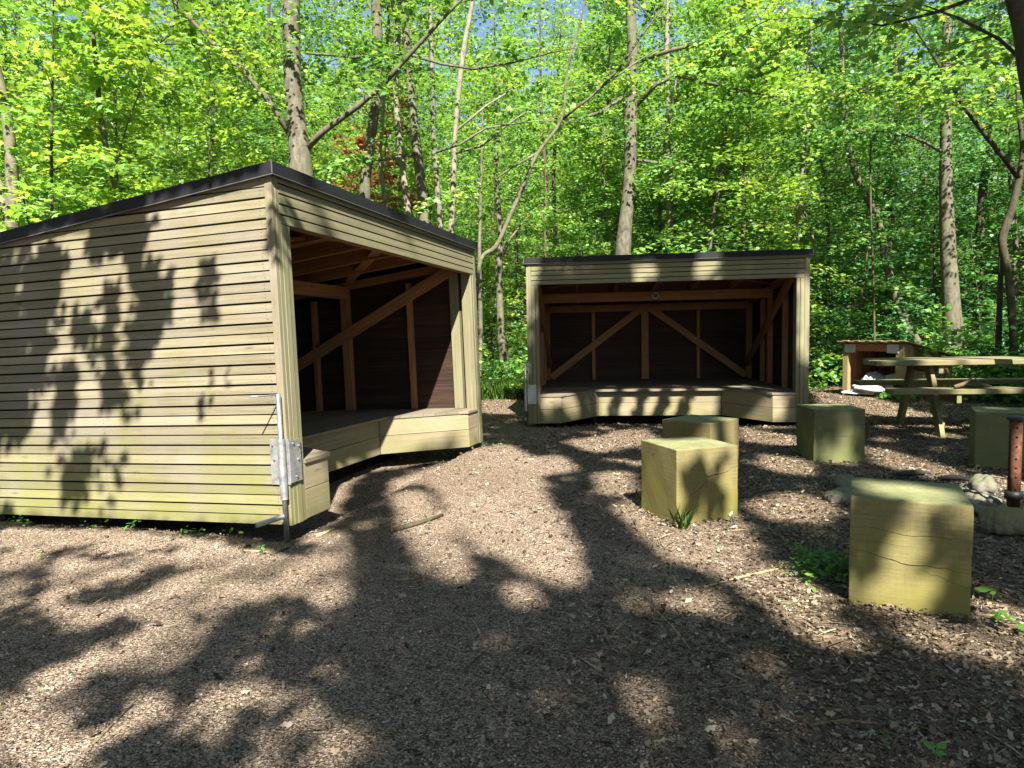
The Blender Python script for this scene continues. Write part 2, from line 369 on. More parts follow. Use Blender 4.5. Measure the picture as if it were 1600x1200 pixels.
# ------------------------------------------------------------------ shelters
W, D, HF, SL = 3.454, 2.85, 2.111, .1027
REC = [(.15, 0), (.42, 0), (.90, .75), (2.554, .75), (3.034, 0), (3.304, 0)]
def build_shelter(root):
    def zlim(y): return 2.052 - SL * y
    # cladding of both side walls and the back
    for side in (0, 1):
        b = MB(); x0, x1 = (0, .022) if side == 0 else (W - .022, W); z = 0.0; k = 0
        while z < 2.02:
            gap = .0125 if k % 2 else .0080
            za, zb = z, min(z + .060 - gap, 2.046)
            ya, yb = .05, D - .05
            ea, eb = min(yb, (2.052 - za) / SL), min(yb, (2.052 - zb) / SL)
            if ea - ya > .05:
                out = [(ya, za), (ea, za), (max(eb, ya + .01), zb), (ya, zb)]
                # two lengths butted somewhere along the wall for some boards
                b.prism(out, 0, x0, x1, 0)
            if zb - za > .03:
                xo = -.0007 if side == 0 else W + .0007
                for yn in (.085, 1.36, 2.62):
                    if yn < eb - .02:
                        for dz in (.30, .72):
                            zz = za + (zb - za) * dz; yy = yn + b.rg.uniform(-.006, .006)
                            b.poly([(xo, yy + .0028 * math.cos(q), zz + .0028 * math.sin(q)) for q in (0, 1.05, 2.09, 3.14, 4.19, 5.24)], [(0, 0)] * 6, .5, 1)
            z += .060; k += 1
        b.build("side_cladding", [M['clad'], M['crack']], root)
        b = MB(); x0, x1 = (-.003, .024) if side == 0 else (W - .024, W + .003)
        b.prism([(0, -.004), (.047, -.004), (.047, zlim(.047)), (0, zlim(0))], 0, x0, x1, 1)
        b.build("corner_trim", M['clad'], root, .002); b = MB()
        b.prism([(D - .047, -.004), (D, -.004), (D, zlim(D)), (D - .047, zlim(D - .047))], 0, x0, x1, 1)
        b.build("corner_trim", M['clad'], root, .002)
        b = MB(); x0, x1 = (.024, .031) if side == 0 else (W - .031, W - .024)
        b.prism([(.03, .01), (D - .03, .01), (D - .03, zlim(D) - .02), (.03, zlim(0) - .02)], 0, x0, x1, 0)
        b.build("wall_backing", M['dark'], root)
        b = MB(); x0, x1 = (.033, .043) if side == 0 else (W - .043, W - .033); z = .30
        while z < 1.98:
            yb = min(D - .05, (2.03 - z - .118) / SL)
            if yb > .2: b.box((x0, .12, z), (x1, yb, z + .118), 1)
            z += .12
        b.build("wall_lining", M['lining'], root)
    b = MB(); z = 0.0; k = 0
    while z + .06 < zlim(D):
        b.box((.05, D - .022, z), (W - .05, D, z + .060 - (.0125 if k % 2 else .0080)), 0); z += .06; k += 1
    b.build("back_cladding", M['clad'], root, .0015)
    b = MB(); b.box((.03, D - .031, .01), (W - .03, D - .024, zlim(D) - .02), 0); b.build("wall_backing", M['dark'], root)
    b = MB(); z = .30
    while z + .12 < zlim(D): b.box((.044, D - .043, z), (W - .044, D - .033, z + .118), 0); z += .12
    b.build("wall_lining", M['lining'], root)
    # front posts, each of a corner strip and two boards
    for side in (0, 1):
        b = MB(); mx = (lambda x: x) if side == 0 else (lambda x: W - x)
        def bx(xa, xb, ya, yb, za, zb):
            p, q = sorted((mx(xa), mx(xb))); b.box((p, ya, za), (q, yb, zb), 2)
        bx(.0245, .056, -.004, .021, -.004, 2.05); bx(.0585, .106, -.006, .018, -.004, 1.768); bx(.110, .150, -.001, .024, -.004, 1.768)
        bx(.05, .14, .026, .115, .02, 1.86)
        b.build("front_post", M['front'], root, .002)
    b = MB()
    for za, zb in ((1.77, 1.8190), (1.828, 1.8785), (1.8875, 1.9385), (1.9475, 1.9985), (2.0075, 2.05)):
        b.box((.0585, -.004 if za > 1.8 else -.005, za), (W - .0585, .018, zb), 0)
    b.build("front_lintel", M['front'], root, .002)
    b = MB(); b.box((.06, .0205, 1.79), (W - .06, .0245, 2.04), 0); b.build("lintel_backing", M['dark'], root)
    b = MB(); b.box((.12, .03, 1.775), (W - .12, .085, 1.93), 0); b.build("lintel_beam", M['pine'], root, .002)
    # roof slab with felt edge
    def roof_pts(x0, x1, y0, y1, dz0, dz1):
        return [((x1 if i & 1 else x0), (y1 if i & 2 else y0), HF - SL * ((y1 if i & 2 else y0) + .03) + (dz1 if i & 4 else dz0)) for i in range(8)]
    b = MB(); b.hexa(roof_pts(-.03, W + .03, -.03, D + .03, -.072, 0)); roof = b.build("roof", M['felt'], root, .004)
    b = MB()
    b.hexa(roof_pts(-.034, W + .034, -.034, -.022, -.079, -.0735)); b.hexa(roof_pts(-.034, -.022, -.0215, D + .03, -.079, -.0735)); b.hexa(roof_pts(W + .022, W + .034, -.0215, D + .03, -.079, -.0735))
    for x in (-.033, W + .027): b.box((x, -.033, HF - .071), (x + .006, -.027, HF + .001), 2)
    b.build("drip_edge", M['drip'], roof)
    b = MB(); b.hexa(roof_pts(.045, W - .045, .09, D - .05, -.092, -.076), 0); b.build("ceiling", M['pine'], root)
    for x in (.62, 1.17, 1.727, 2.28, 2.84):
        b = MB(); b.hexa(roof_pts(x - .0225, x + .0225, .09, D - .05, -.20, -.094), 1); b.build("rafter", M['pine'], root, .002)
    # inside frame
    def stick_part(name, a, c, w, h, up=(0, 0, 1)):
        b = MB(); b.beam(a, c, w, h, up); return b.build(name, M['pine'], root, .003)
    xl, xr, yb = .08, W - .08, D - .08
    for y, w in ((.74, .05), (1.52, .095), (1.92, .05)):
        for x in (xl, xr): stick_part("stud", (x, y, .366), (x, y, 1.80 - SL * y), w, .07, (1, 0, 0))
    for x in (xl, xr): stick_part("stud", (x, .21, .366), (x, .21, 1.80), .10, .07, (1, 0, 0)).data.materials[0] = M['front']
    for x in (xl + .01, xr - .01): stick_part("stud", (x, yb, .366), (x, yb, 1.62), .07, .095, (1, 0, 0))
    for x, w in ((.86, .055), (2.56, .055), (1.70, .115)): stick_part("stud", (x, yb, .366), (x, yb, 1.48), .07, w, (1, 0, 0))
    stick_part("beam", (.07, yb - .005, 1.545), (W - .07, yb - .005, 1.545), .06, .115)
    stick_part("beam", (.045, 1.50, 1.665), (W - .045, 1.50, 1.665), .06, .135)
    for x in (xl, xr): stick_part("wall_plate", (x, .12, 1.885), (x, D - .12, 1.885 - SL * (D - .24)), .07, .08)
    stick_part("brace", (.15, yb - .075, .41), (1.66, yb - .075, 1.54), .05, .11)
    stick_part("brace", (W - .15, yb - .075, .41), (1.76, yb - .075, 1.54), .05, .11)
    for x in (xl + .055, xr - .055): stick_part("brace", (x, .20, 1.84), (x, 2.68, .62), .045, .115)
    stick_part("roof_brace", (.1, 1.45, 1.80), (1.727, .14, 1.925), .10, .022); stick_part("roof_brace", (W - .1, 1.45, 1.80), (1.727, .14, 1.925), .10, .022)
    # deck with the cut-back front edge, its boards running along the front
    def lx(y): return .42 + .48 * min(max(y, 0), .75) / .75
    b = MB(); y = -.012
    while y < D - .13:
        ya, yc = y, y + .094
        if yc < .74:
            for mir in (0, 1):
                f = (lambda x: x) if not mir else (lambda x: W - x)
                q = [(f(.152 if ya < .03 else .05), ya), (f(lx(ya) + .012), ya), (f(lx(yc) + .012), yc), (f(.152 if ya < .03 else .05), yc)]
                b.prism(q if not mir else q[::-1], 2, .341, .365, 0)
        else:
            b.box((.05, ya, .341), (W - .05, yc, .365), 0)
        y += .0975
    b.build("deck", M['deckw'], root, .0015)
    b = MB()
    for (p, q), ex in zip(zip(REC[:-1], REC[1:]), ((0, 0), (0, 0), (0, 0), (0, 0), (0, 0))):
        p, q = Vector((*p, 0)), Vector((*q, 0)); d = (q - p).normalized(); n = Vector((-d.y, d.x, 0)) * .0125
        for za, zb in ((0, .1755), (.180, .3395)):
            zc = Vector((0, 0, (za + zb) / 2)); b.beam(p + n + zc + d * .002, q + n + zc - d * .002, .025, zb - za)
    b.build("deck_skirt", M['skirt'], root, .002)
    for y in (1.0, 2.5):
        b = MB(); b.box((.2, y - .06, -.24), (W - .2, y + .06, -.002)); b.build("skid", M['dark'], root)
    # galvanised corner stand: plate, sleeve and sliding pipe
    px, py = -.036, .018
    b = MB(); b.tube([(px, py, .16), (px, py, .515)], .0225, 16, cap=False, rnd=.5); b.tube([(px, py, .515), (px, py, .16)], .0195, 16, cap=False, rnd=.5)
    st = b.build("support_sleeve", M['steel'], root, smooth=True)
    b = MB(); b.box((-.010, -.012, .24), (-.0045, .115, .512)); b.box((-.010, -.0165, .25), (.105, -.0118, .50)); pl = b.build("mounting_plate", M['steel'], st, .001)
    for y, z in ((.028, .30), (.095, .475), (.088, .39), (.062, .29)): b = MB(); b.tube([(-.0105, y, z), (-.018, y, z)], .007, 6); b.build("bolt", M['steel_dark'], st)
    for x, z in ((.03, .48), (.075, .38), (.05, .28), (.085, .46)): b = MB(); b.tube([(x, -.017, z), (x, -.024, z)], .007, 6); b.build("bolt", M['steel_dark'], st)
    b = MB(); b.tube([(0, 0, -.14), (0, 0, .778)], .0145, 14); pp = b.build("pipe", M['steel_dark'], st, smooth=True); pp.location = (px, py, 0)
    b = MB(); b.tube([(-.012, .006, .062), (-.16, .085, .045)], .0155, 14, cap=False); b.tube([(-.16, .085, .045), (-.012, .006, .062)], .0120, 14, cap=False)
    h = b.build("handle", M['steel'], st, smooth=True); h.location = (px, py, 0)
    b = MB(); b.tube([(.006, -.004, .770), (-.03, .012, .774), (-.185, .045, .778)], .0042, 8); h = b.build("hook_rod", M['steel_dark'], st, smooth=True); h.location = (px, py, 0)

near_hut = thing("wooden_shelter", "larger-looking nearer slatted shelter on the left, its long side wall facing us", "shelter", group="open-fronted sleeping shelters")
build_shelter(near_hut)
far_hut = copy_tree(near_hut)
far_hut['label'] = "slatted shelter farther back seen straight into its dark open front, lamp on its beam"
near_hut.matrix_world = Matrix.Translation((-1.3115, 3.9584, .0967)) @ Matrix.Rotation(1.28067, 4, 'Z') @ Matrix.Rotation(.01326, 4, 'Y') @ Matrix.Rotation(-.0288, 4, 'X')
far_hut.matrix_world = Matrix.Translation((.2089, 8.7513, .0333)) @ Matrix.Rotation(-.11305, 4, 'Z')
for o in bpy.data.objects:      # the pipe of the farther stand is turned towards the front
    if o.parent and o.parent.parent == far_hut and o.name.split('.')[0] in ('handle', 'hook_rod'): o.rotation_euler.z = R(118 if 'handle' in o.name else 150)
b = MB(); b.tube([(1.745, 1.42, 1.665), (1.745, 1.45, 1.665), (1.745, 1.455, 1.665), (1.745, 1.468, 1.665)], [.052, .058, .03, .03], 18)
lamp = b.build("beam_lamp", M['steel_dark'], far_hut, smooth=False)
b = MB(); b.tube([(1.745, 1.4185, 1.665), (1.745, 1.4165, 1.665)], [.036, .034], 16); b.build("lens", M['cap'], lamp)

# ------------------------------------------------------------------ timber blocks to sit on
def timber_block(label, x, y, yaw, mat, cracks, w=.439, h=.476, seed=0):
    t = thing("timber_block", label, "block seat", (x, y, 0), yaw, "timber block seats round the fire")
    bm = bmesh.new(); bmesh.ops.create_cube(bm, size=1)
    for v in bm.verts: v.co = Vector(((v.co.x + .5) * w, (v.co.y + .5) * w, v.co.z * (h + .06) + (h - .06) / 2))
    bmesh.ops.bevel(bm, geom=list(bm.edges), offset=.006, segments=2, affect='EDGES', profile=.6)
    bmesh.ops.subdivide_edges(bm, edges=[e for e in bm.edges if e.calc_length() > .2], cuts=11, use_grid_fill=True)
    rg = random.Random(seed)
    uvl = bm.loops.layers.uv.new("uv")
    for f in bm.faces:
        f.material_index = 1 if f.normal.z > .8 else 0
        for l in f.loops:
            c = l.vert.co; l[uvl].uv = (c.x + c.y + seed, c.z + seed * .3) if abs(f.normal.z) < .8 else (c.x, c.y)
    for v in bm.verts:
        c = v.co; k = .0022 * math.sin(9 * c.x + 7 * c.z + seed) + .0018 * math.sin(23 * c.y - 17 * c.z + 2 * seed) + rg.uniform(-.0007, .0007)
        edge = min(abs(c.x), abs(c.x - w)) < .008 and min(abs(c.y), abs(c.y - w)) < .008
        v.co += Vector(((c.x / w - .5), (c.y / w - .5), 0)) * (k * .7 - (.005 * max(0, math.sin(c.z * 31 + seed * 2 + c.x * 9) - .55) if edge else 0))
    me = bpy.data.meshes.new("block"); bm.to_mesh(me); bm.free()
    a = me.attributes.new("rnd", 'FLOAT', 'FACE'); a.data.foreach_set("value", np.full(len(me.polygons), rg.random(), np.float32))
    ob = link("block", me, [mat, M['top']], t)
    for face, pts, wd in cracks:
        b = MB()                          # checks in the timber: face 'f' front (y=0), 'l' left (x=0)
        n = len(pts); dense = []
        for k in range(n - 1):
            for s in range(4):
                u = s / 4; p, q = pts[k], pts[k + 1]
                dense.append((p[0] + (q[0] - p[0]) * u + (rg.uniform(-.006, .006) if s else 0), p[1] + (q[1] - p[1]) * u + (rg.uniform(-.008, .008) if s else 0)))
        dense.append(pts[-1]); N = len(dense)
        for k in range(N - 1):
            wa, wb = (wd * .62 * (1 - abs(2 * j / (N - 1) - 1) ** 2 * .85) for j in (k, k + 1))
            P, Q = dense[k], dense[k + 1]
            def q3(p, dz, out):
                s, z = p[0] * w, p[1] * h + dz
                return (s, -out, z) if face == 'f' else (-out, s, z)
            o = .0006
            b.poly([q3(P, -wa, o), q3(Q, -wb, o), q3(Q, wb, o), q3(P, wa, o)], [(0, 0)] * 4, 0)
        b.build("crack", M['crack'], t)
    return t
timber_block("nearest timber block seat, its yellow front lit in broad streaks, greenest top", 1.432, 2.862, -.464, M['stool'],
    [('f', [(0, .73), (.18, .74), (.45, .70), (.75, .71), (1, .70)], .0012), ('f', [(.0, .54), (.25, .49), (.5, .44), (.8, .45), (1, .41)], .0016), ('f', [(.55, .42), (.8, .35), (1, .28)], .0009), ('f', [(0, .86), (.3, .85)], .0007), ('f', [(.3, .9), (.8, .885)], .0006), ('f', [(.15, .2), (.165, .17)], .0022), ('f', [(.1, .62), (.5, .60)], .0006)], seed=1)
timber_block("timber block seat in front of the one behind it, leaf-dappled face with a forked crack", .984, 4.077, .315, M['stool'],
    [('f', [(.42, .66), (.5, .62), (.62, .64), (.8, .66), (1, .74)], .0032), ('f', [(.5, .62), (.44, .52), (.3, .43), (.12, .36)], .0026), ('f', [(.46, .58), (.49, .5)], .0025), ('l', [(.66, .83), (.62, .86), (.64, .80)], .004)], seed=2)
timber_block("timber block seat half hidden behind the dappled one, set cornerwise", 1.516, 5.191, .762, M['stool'], [('l', [(.1, .6), (.9, .63)], .001)], seed=3)
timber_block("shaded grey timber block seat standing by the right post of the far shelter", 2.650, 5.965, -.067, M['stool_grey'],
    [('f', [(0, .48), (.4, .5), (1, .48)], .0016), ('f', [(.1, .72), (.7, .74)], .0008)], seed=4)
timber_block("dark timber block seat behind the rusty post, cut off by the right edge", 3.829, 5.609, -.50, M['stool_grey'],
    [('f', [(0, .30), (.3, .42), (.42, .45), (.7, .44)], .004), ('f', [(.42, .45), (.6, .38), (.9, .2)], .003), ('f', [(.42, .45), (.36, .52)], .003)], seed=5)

# ------------------------------------------------------------------ picnic table
tb = thing("picnic_table", "weathered green picnic table with attached benches, running out to the right", "picnic table", (4.645, 7.75, 0), R(-6.5))
rg = random.Random(3)
b = MB()
for k in range(4):
    y = -.40 + k * .203; e = rg.uniform(-.015, .015)
    b.box((-.62 + e + (.16 if k > 1 else 0), y, .758 + rg.uniform(0, .003)), (2.25, y + .192, .816), 0)
b.build("tabletop", M['table'], tb, .008)
for y0 in (-.76, .47):
    b = MB()
    for k in range(2): b.box((-.60 + (.12 if y0 > 0 else 0) + .03 * k, y0 + k * .15, .478), (2.25, y0 + k * .15 + .142, .53), 0)
    b.build("bench", M['table'], tb, .008)
for s in (0, 1.62):
    for sg in (-1, 1):
        b = MB(); b.beam((s, sg * .50, -.03), (s, sg * .20, .757), .11, .05, (1, 0, 0)); b.build("leg", M['table'], tb, .004)
    b = MB(); b.box((s + .028, -.74, .385), (s + .075, .76, .476), 1); b.build("cross_rail", M['table'], tb, .004)
    b = MB(); b.box((s + .028, -.36, .67), (s + .075, .36, .756), 1); b.build("top_rail", M['table'], tb, .004)
# broken branch and bark left lying on the near bench
p0 = Vector((4.645, 7.75, .53)); rot = Matrix.Rotation(R(-6.5), 3, 'Z')
b = MB(); b.tube([p0 + rot @ Vector(q) for q in ((.02, -.70, .02), (.10, -.69, .045), (.17, -.66, .075), (.25, -.60, .125), (.27, -.58, .13))], [.022, .021, .015, .010, .006], 8)
b.tube([p0 + rot @ Vector(q) for q in ((.26, -.59, .125), (.285, -.60, .085), (.30, -.62, .05))], [.007, .006, .004], 6)
tag(b.build("broken_branch", M['stick'], None, smooth=True), "reddish brown broken branch end lying on the near picnic bench", "branch")
b = MB(); b.tube([p0 + rot @ Vector(q) for q in ((.12, -.60, .022), (.22, -.61, .03), (.33, -.61, .028), (.42, -.62, .018))], [.012, .026, .024, .008], 8)
tag(b.build("bark_piece", M['bark_dark'], None, smooth=True), "dark curled piece of bark beside the broken branch on the bench", "bark")

# ------------------------------------------------------------------ firewood store
sd = thing("firewood_store", "low lean-to firewood store with a reddish inside and two white notices", "firewood store", (5.80, 11.95, 0), R(-62))
SW, SD, SH, SB = 1.09, 1.36, .915, .63
def sz(y): return SH - (SH - SB) * y / SD
rg = random.Random(5)
b = MB(); b.box((0, 0, 0), (.10, .08, SH - .01), 2); b.build("front_post", M['shedw'], sd, .004)
b = MB(); b.box((SW - .13, 0, 0), (SW, .03, SH - .01), 2); b.build("front_post", M['shedw'], sd, .004)
for x in (.0, SW - .025):
    b = MB(); y = .085 if x == 0 else .033
    while y < SD - .02:
        w_ = rg.uniform(.09, .125); y2 = min(y + w_, SD)
        b.prism([(y, rg.uniform(.0, .03)), (y2, .02), (y2, sz(y2)), (y, sz(y))], 0, x + rg.uniform(0, .006), x + .025, 1); y = y2 + rg.uniform(.008, .028)
    b.build("side_wall", M['shedw'] if x else M['shedin'], sd)
b = MB()
x = .03
while x < SW - .03: b.box((x, SD - .02, .02), (min(x + .1, SW - .03), SD, SB), 2); x += .11
b.build("back_wall", M['shedin'], sd)
b = MB(); b.box((.09, .01, SH - .14), (SW - .12, .04, SH - .04), 0); b.build("header", M['shedin'], sd, .003)
b = MB(); b.box((.09, .0, .02), (SW - .1, .05, .10), 0); b.build("sill", M['shedw'], sd, .003)
b = MB(); x = -.05; k = 0
while x < SW + .05:
    up = .012 * (k % 2); b.hexa([((x + .115 if i & 1 else x), (SD + .12 if i & 2 else -.09), sz(SD + .12 if i & 2 else -.09) + up + (.018 if i & 4 else 0)) for i in range(8)], 1); x += .100; k += 1
b.build("roof", M['shedw'], sd, .002)
for xa, tag_l in ((.045, 0), (SW - .275, 1)):
    b = MB(); b.box((xa, -.012, SH - .165), (xa + .20, -.006, SH - .025)); nt = b.build("notice", M['paper'], sd)
    b = MB()
    for k in range(5): b.box((xa + .03 + .01 * (k % 2), -.0134, SH - .06 - k * .02), (xa + .17 - .02 * ((k * 7) % 3), -.0124, SH - .057 - k * .02))
    b.build("print", M['ink'], nt)
def lump(name, mat, loc, size, seed, label, cat, group=None, rough=.22, rotz=0.0, sub=4, flat=0.0):
    bm = bmesh.new(); bmesh.ops.create_icosphere(bm, subdivisions=sub, radius=1)
    g = np.random.default_rng(seed); ks = g.normal(size=(7, 3)) * np.array([1.3, 1.3, 1.3]); ph = g.uniform(0, 6.3, 7); am = g.uniform(.4, 1, 7)
    for v in bm.verts:
        c = np.array(v.co); f = 1 + rough * float(np.sum(am * np.sin(ks @ c * 1.6 + ph))) / 3 + rough * .16 * float(np.sin(c @ (ks[0] * 4) + 1) + np.sin(c @ (ks[1] * 6) + 2) + .6 * np.sin(c @ (ks[2] * 9)))
        v.co = Vector(c * f * np.array(size)); v.co.z = max(v.co.z, -size[2] * .55)
    for f in bm.faces: f.smooth = True
    me = bpy.data.meshes.new(name); bm.to_mesh(me); bm.free()
    o = link(name, me, mat); o.location = loc; o.rotation_euler = (0, 0, rotz); return tag(o, label, cat, group)
def shed_pt(x, y, z): return Matrix.Rotation(R(-62), 3, 'Z') @ Vector((x, y, z)) + Vector((5.80, 11.95, 0))
lump("white_sack", M['sack'], shed_pt(.34, .38, .19), (.25, .24, .16), 2, "white sack heaped at the left inside the firewood store", "sack", rough=.5, sub=5)
lump("white_sack", M['sack'], shed_pt(.80, .48, .20), (.22, .22, .15), 5, "white sack behind the right-hand post of the firewood store", "sack", rough=.5, sub=5)
lump("white_sack", M['sack'], shed_pt(.42, -.02, .10), (.36, .17, .085), 9, "flat white sack spilling over the sill of the firewood store", "sack", rough=.5, rotz=R(-62), sub=5)
b = MB(); b.beam(shed_pt(.62, .5, .42), shed_pt(.86, .62, .47), .09, .08); tag(b.build("split_log", M['stool'], None, .006), "pale split log lying on the sacks in the firewood store", "log")
for k, (x, y, z) in enumerate(((.3, 1.0, .08), (.5, 1.0, .08), (.7, 1.0, .08), (.4, 1.0, .22), (.6, 1.0, .22), (.5, 1.02, .36))):
    b = MB(); b.tube([shed_pt(x, y, z), shed_pt(x + .02, y + .4, z)], .07, 9)
    tag(b.build("split_log", M['stick'], None), "dark split log stacked at the back of the firewood store", "log", "logs stacked inside the store")

# ------------------------------------------------------------------ fire place
rp = thing("rusty_post", "rusty perforated steel post with a round cap beside the fire stones", "post", (3.21, 4.32, 0))
b = MB(); b.tube([(0, 0, -.05), (0, 0, .585)], .036, 22); b.build("tube", M['rust'], rp, smooth=True)
b = MB(); b.tube([(0, 0, .585), (0, 0, .598), (0, 0, .606), (0, 0, .61)], [.050, .054, .046, .02], 22); b.build("cap", M['cap'], rp, smooth=False)
for k in range(7):
    b = MB(); z = .14 + k * .066 + .006 * ((k * 5) % 3); d = Vector((-.42, -.9, 0)).normalized(); b.tube([d * .030 + Vector((0, 0, z)), d * .0366 + Vector((0, 0, z))], .0062, 10); b.build("hole", M['hole'], rp)
b = MB(); b.tube([(0, 0, .075), (0, 0, .125)], .050, 22); b.tube([(.03, 0, .10), (.30, .06, .11)], .016, 10); b.build("grill_arm", M['cap'], rp, smooth=True)
lump("boulder", M['mossy'], (2.845, 3.88, .045), (.155, .115, .085), 3, "long mossy brown boulder at the right, beside the nearest timber block", "boulder", rough=.22)
lump("fire_stone", M['stone'], (3.33, 4.78, .05), (.085, .075, .085), 4, "upright grey green stone just left of the rusty post", "stone", rough=.28)
lump("fire_stone", M['mossy'], (3.19, 4.03, .03), (.085, .08, .06), 6, "rounded mossy stone at the right edge below the rusty post", "stone", rough=.24)
lump("fire_stone", M['stone'], (2.235, 4.63, .025), (.095, .085, .07), 8, "smooth grey stone left of the nearest block seat, in front", "stone", rough=.24)
lump("fire_stone", M['stone'], (2.45, 4.99, .025), (.085, .075, .075), 10, "lighter grey stone left of the nearest block seat, farther back", "stone", rough=.24)
rg = random.Random(8)
for k in range(70):
    a = rg.random(); x = 2.99 + .2 * a + rg.gauss(0, .075); y = 4.28 + .62 * a + rg.gauss(0, .06); s = rg.uniform(.018, .044)
    lump("pebble", M['pebble'], (x, y, s * .35), (s * rg.uniform(1, 1.5), s, s * .75), 20 + k, "pale pebble in the heap of stones by the rusty post", "pebble", "pebbles heaped by the fire place", rough=.30, rotz=rg.random() * 3, sub=3)
for k, (x, y, dx, dy) in enumerate(((2.98, 5.28, .30, .03), (3.22, 5.12, .2, -.08))):
    b = MB(); z = .035; b.tube([(x, y, z), (x + dx * .3, y + dy * .3, z + .01), (x + dx * .7, y + dy * .6, z + .012), (x + dx, y + dy, z)], [.010, .022, .020, .012], 9)
    tag(b.build("charred_log", M['char'], None, smooth=True), ("longer charred log behind the top of the nearest block", "short charred log end right beside the longer charred one")[k], "log")

# ------------------------------------------------------------------ leaves
LOBED = np.array([(0, 0), (.22, .10), (.50, .16), (.36, .34), (.56, .62), (.24, .60), (0, 1.0), (-.24, .60), (-.56, .62), (-.36, .34), (-.50, .16), (-.22, .10)])
OVAL = np.array([(0, 0), (.27, .30), (.27, .62), (0, 1.0), (-.27, .62), (-.27, .30)])
DRY = np.array([(0, 0), (.30, .16), (.20, .42), (.36, .66), (.10, .80), (0, 1.0), (-.22, .74), (-.15, .55), (-.36, .40), (-.18, .18)])
KITE = np.array([(0, 0), (.42, .45), (0, 1.0), (-.42, .45)])
def norm(a): return a / np.maximum(np.linalg.norm(a, axis=-1, keepdims=True), 1e-9)
def leaf_mesh(name, pos, nrm, along, size, rnd, shape, fold=.25):
    """one mesh of leaf-shaped faces"""
    nrm = norm(nrm); along = norm(along - nrm * np.sum(along * nrm, -1, keepdims=True)); side = np.cross(along, nrm)
    K = len(shape); sx = shape[:, 0][None, :, None]; sy = shape[:, 1][None, :, None]; S = size[:, None, None]
    V = pos[:, None, :] + S * (side[:, None, :] * sx + along[:, None, :] * sy - nrm[:, None, :] * (np.abs(sx) * fold + sy * sy * .18))
    return from_numpy(name, V.reshape(-1, 3), np.arange(len(pos) * K), K, rnd)
def spray(r, base, direc, length, n, width, droop, size, jit=.45):
    """a flat leafy branchlet: arrays of pos, normal, along, size and the branch curve"""
    t = r.uniform(.12, 1.0, n) ** .8; d = norm(np.asarray(direc, float)); hor = norm(np.cross(d, [0, 0, 1.0])); up = np.cross(hor, d)
    prof = np.sin(np.pi * np.clip(t * .85 + .1, 0, 1)) ** .7
    s = r.uniform(-1, 1, n) * width * prof
    P = base + d * (t * length)[:, None] + hor * s[:, None] + up * r.normal(0, .045 * length ** .5, n)[:, None]
    P[:, 2] -= droop * length * t ** 2 + .25 * np.abs(s) * np.abs(s) / max(width, .1)
    N = up * .8 + np.array([0, 0, .5]) + r.normal(0, jit, (n, 3))
    A = d * .6 + hor * np.sign(s)[:, None] * .8 + r.normal(0, .35, (n, 3)) + np.array([0, 0, -.35])
    tt = np.linspace(0, 1, 5); curve = base + d * (tt * length)[:, None]; curve[:, 2] -= droop * length * tt ** 2
    return P, N, A, size * r.uniform(.65, 1.2, n), curve
def crown_data(r, trunk_fn, z0, z1, nb, lmin, lmax, npb, size, rise=.35, droop=.25, jit=.45, top_shrink=.6):
    Ps, Ns, As, Ss, Rs, Cs = [], [], [], [], [], []
    for k in range(nb):
        u = (k + r.uniform(0, 1)) / nb; z = z0 + (z1 - z0) * u; az = r.uniform(0, 2 * np.pi)
        L = r.uniform(lmin, lmax) * (1 - top_shrink * u ** 1.5); el = r.uniform(-.05, rise) + .5 * u ** 3
        d = np.array([math.cos(az) * math.cos(el), math.sin(az) * math.cos(el), math.sin(el)])
        base = np.array(trunk_fn(z)); n = max(6, int(npb * r.uniform(.6, 1.3) * L / lmax))
        P, N, A, S, c = spray(r, base, d, L, n, L * .36, droop, size, jit)
        Ps.append(P); Ns.append(N); As.append(A); Ss.append(S); Cs.append((c, L))
        Rs.append(np.clip(r.uniform(0, 1) * .6 + r.uniform(0, .4, n), 0, 1))
    return [np.concatenate(q) for q in (Ps, Ns, As, Ss, Rs)], Cs
def trunk_mesh(name, path, radii, curves=(), twig=.012, n=9):
    b = MB(); b.tube(path, radii, n)
    for c, L in curves:
        r0 = twig * (.5 + L * .5)
        b.tube([tuple(p) for p in c], [r0, r0 * .8, r0 * .6, r0 * .4, r0 * .2], 5, cap=False)
    return b.mesh(name, True)

# variants shared by many trees
def variant(seed, H, r0, z0, nb, lmin, lmax, npb, size, shape, lean=.05, twig=.009, jit=.45, rise=.35, droop=.25):
    r = np.random.default_rng(seed); w = r.uniform(0, 6.3, 4)
    def fn(z):
        return (lean * z * math.cos(w[0]) + .05 * H ** .5 * math.sin(z * .9 + w[1]), lean * z * math.sin(w[0]) + .05 * H ** .5 * math.sin(z * .8 + w[2]), z)
    o = np.array(fn(0)) * np.array([1, 1, 0]); f2 = lambda z: tuple(np.array(fn(z)) - o)
    (P, N, A, S, rn), cs = crown_data(r, f2, z0, H * .98, nb, lmin, lmax, npb, size, rise, droop, jit)
    zs = np.linspace(-.1, H, 12)
    tm = trunk_mesh("trunk", [f2(z) for z in zs], [max(.006, r0 * (1 - .85 * max(z, 0) / H) * (1.25 if z < .1 else 1)) for z in zs], cs, twig)
    cm = leaf_mesh("crown", P, N, A, S, rn, shape)
    return tm, cm
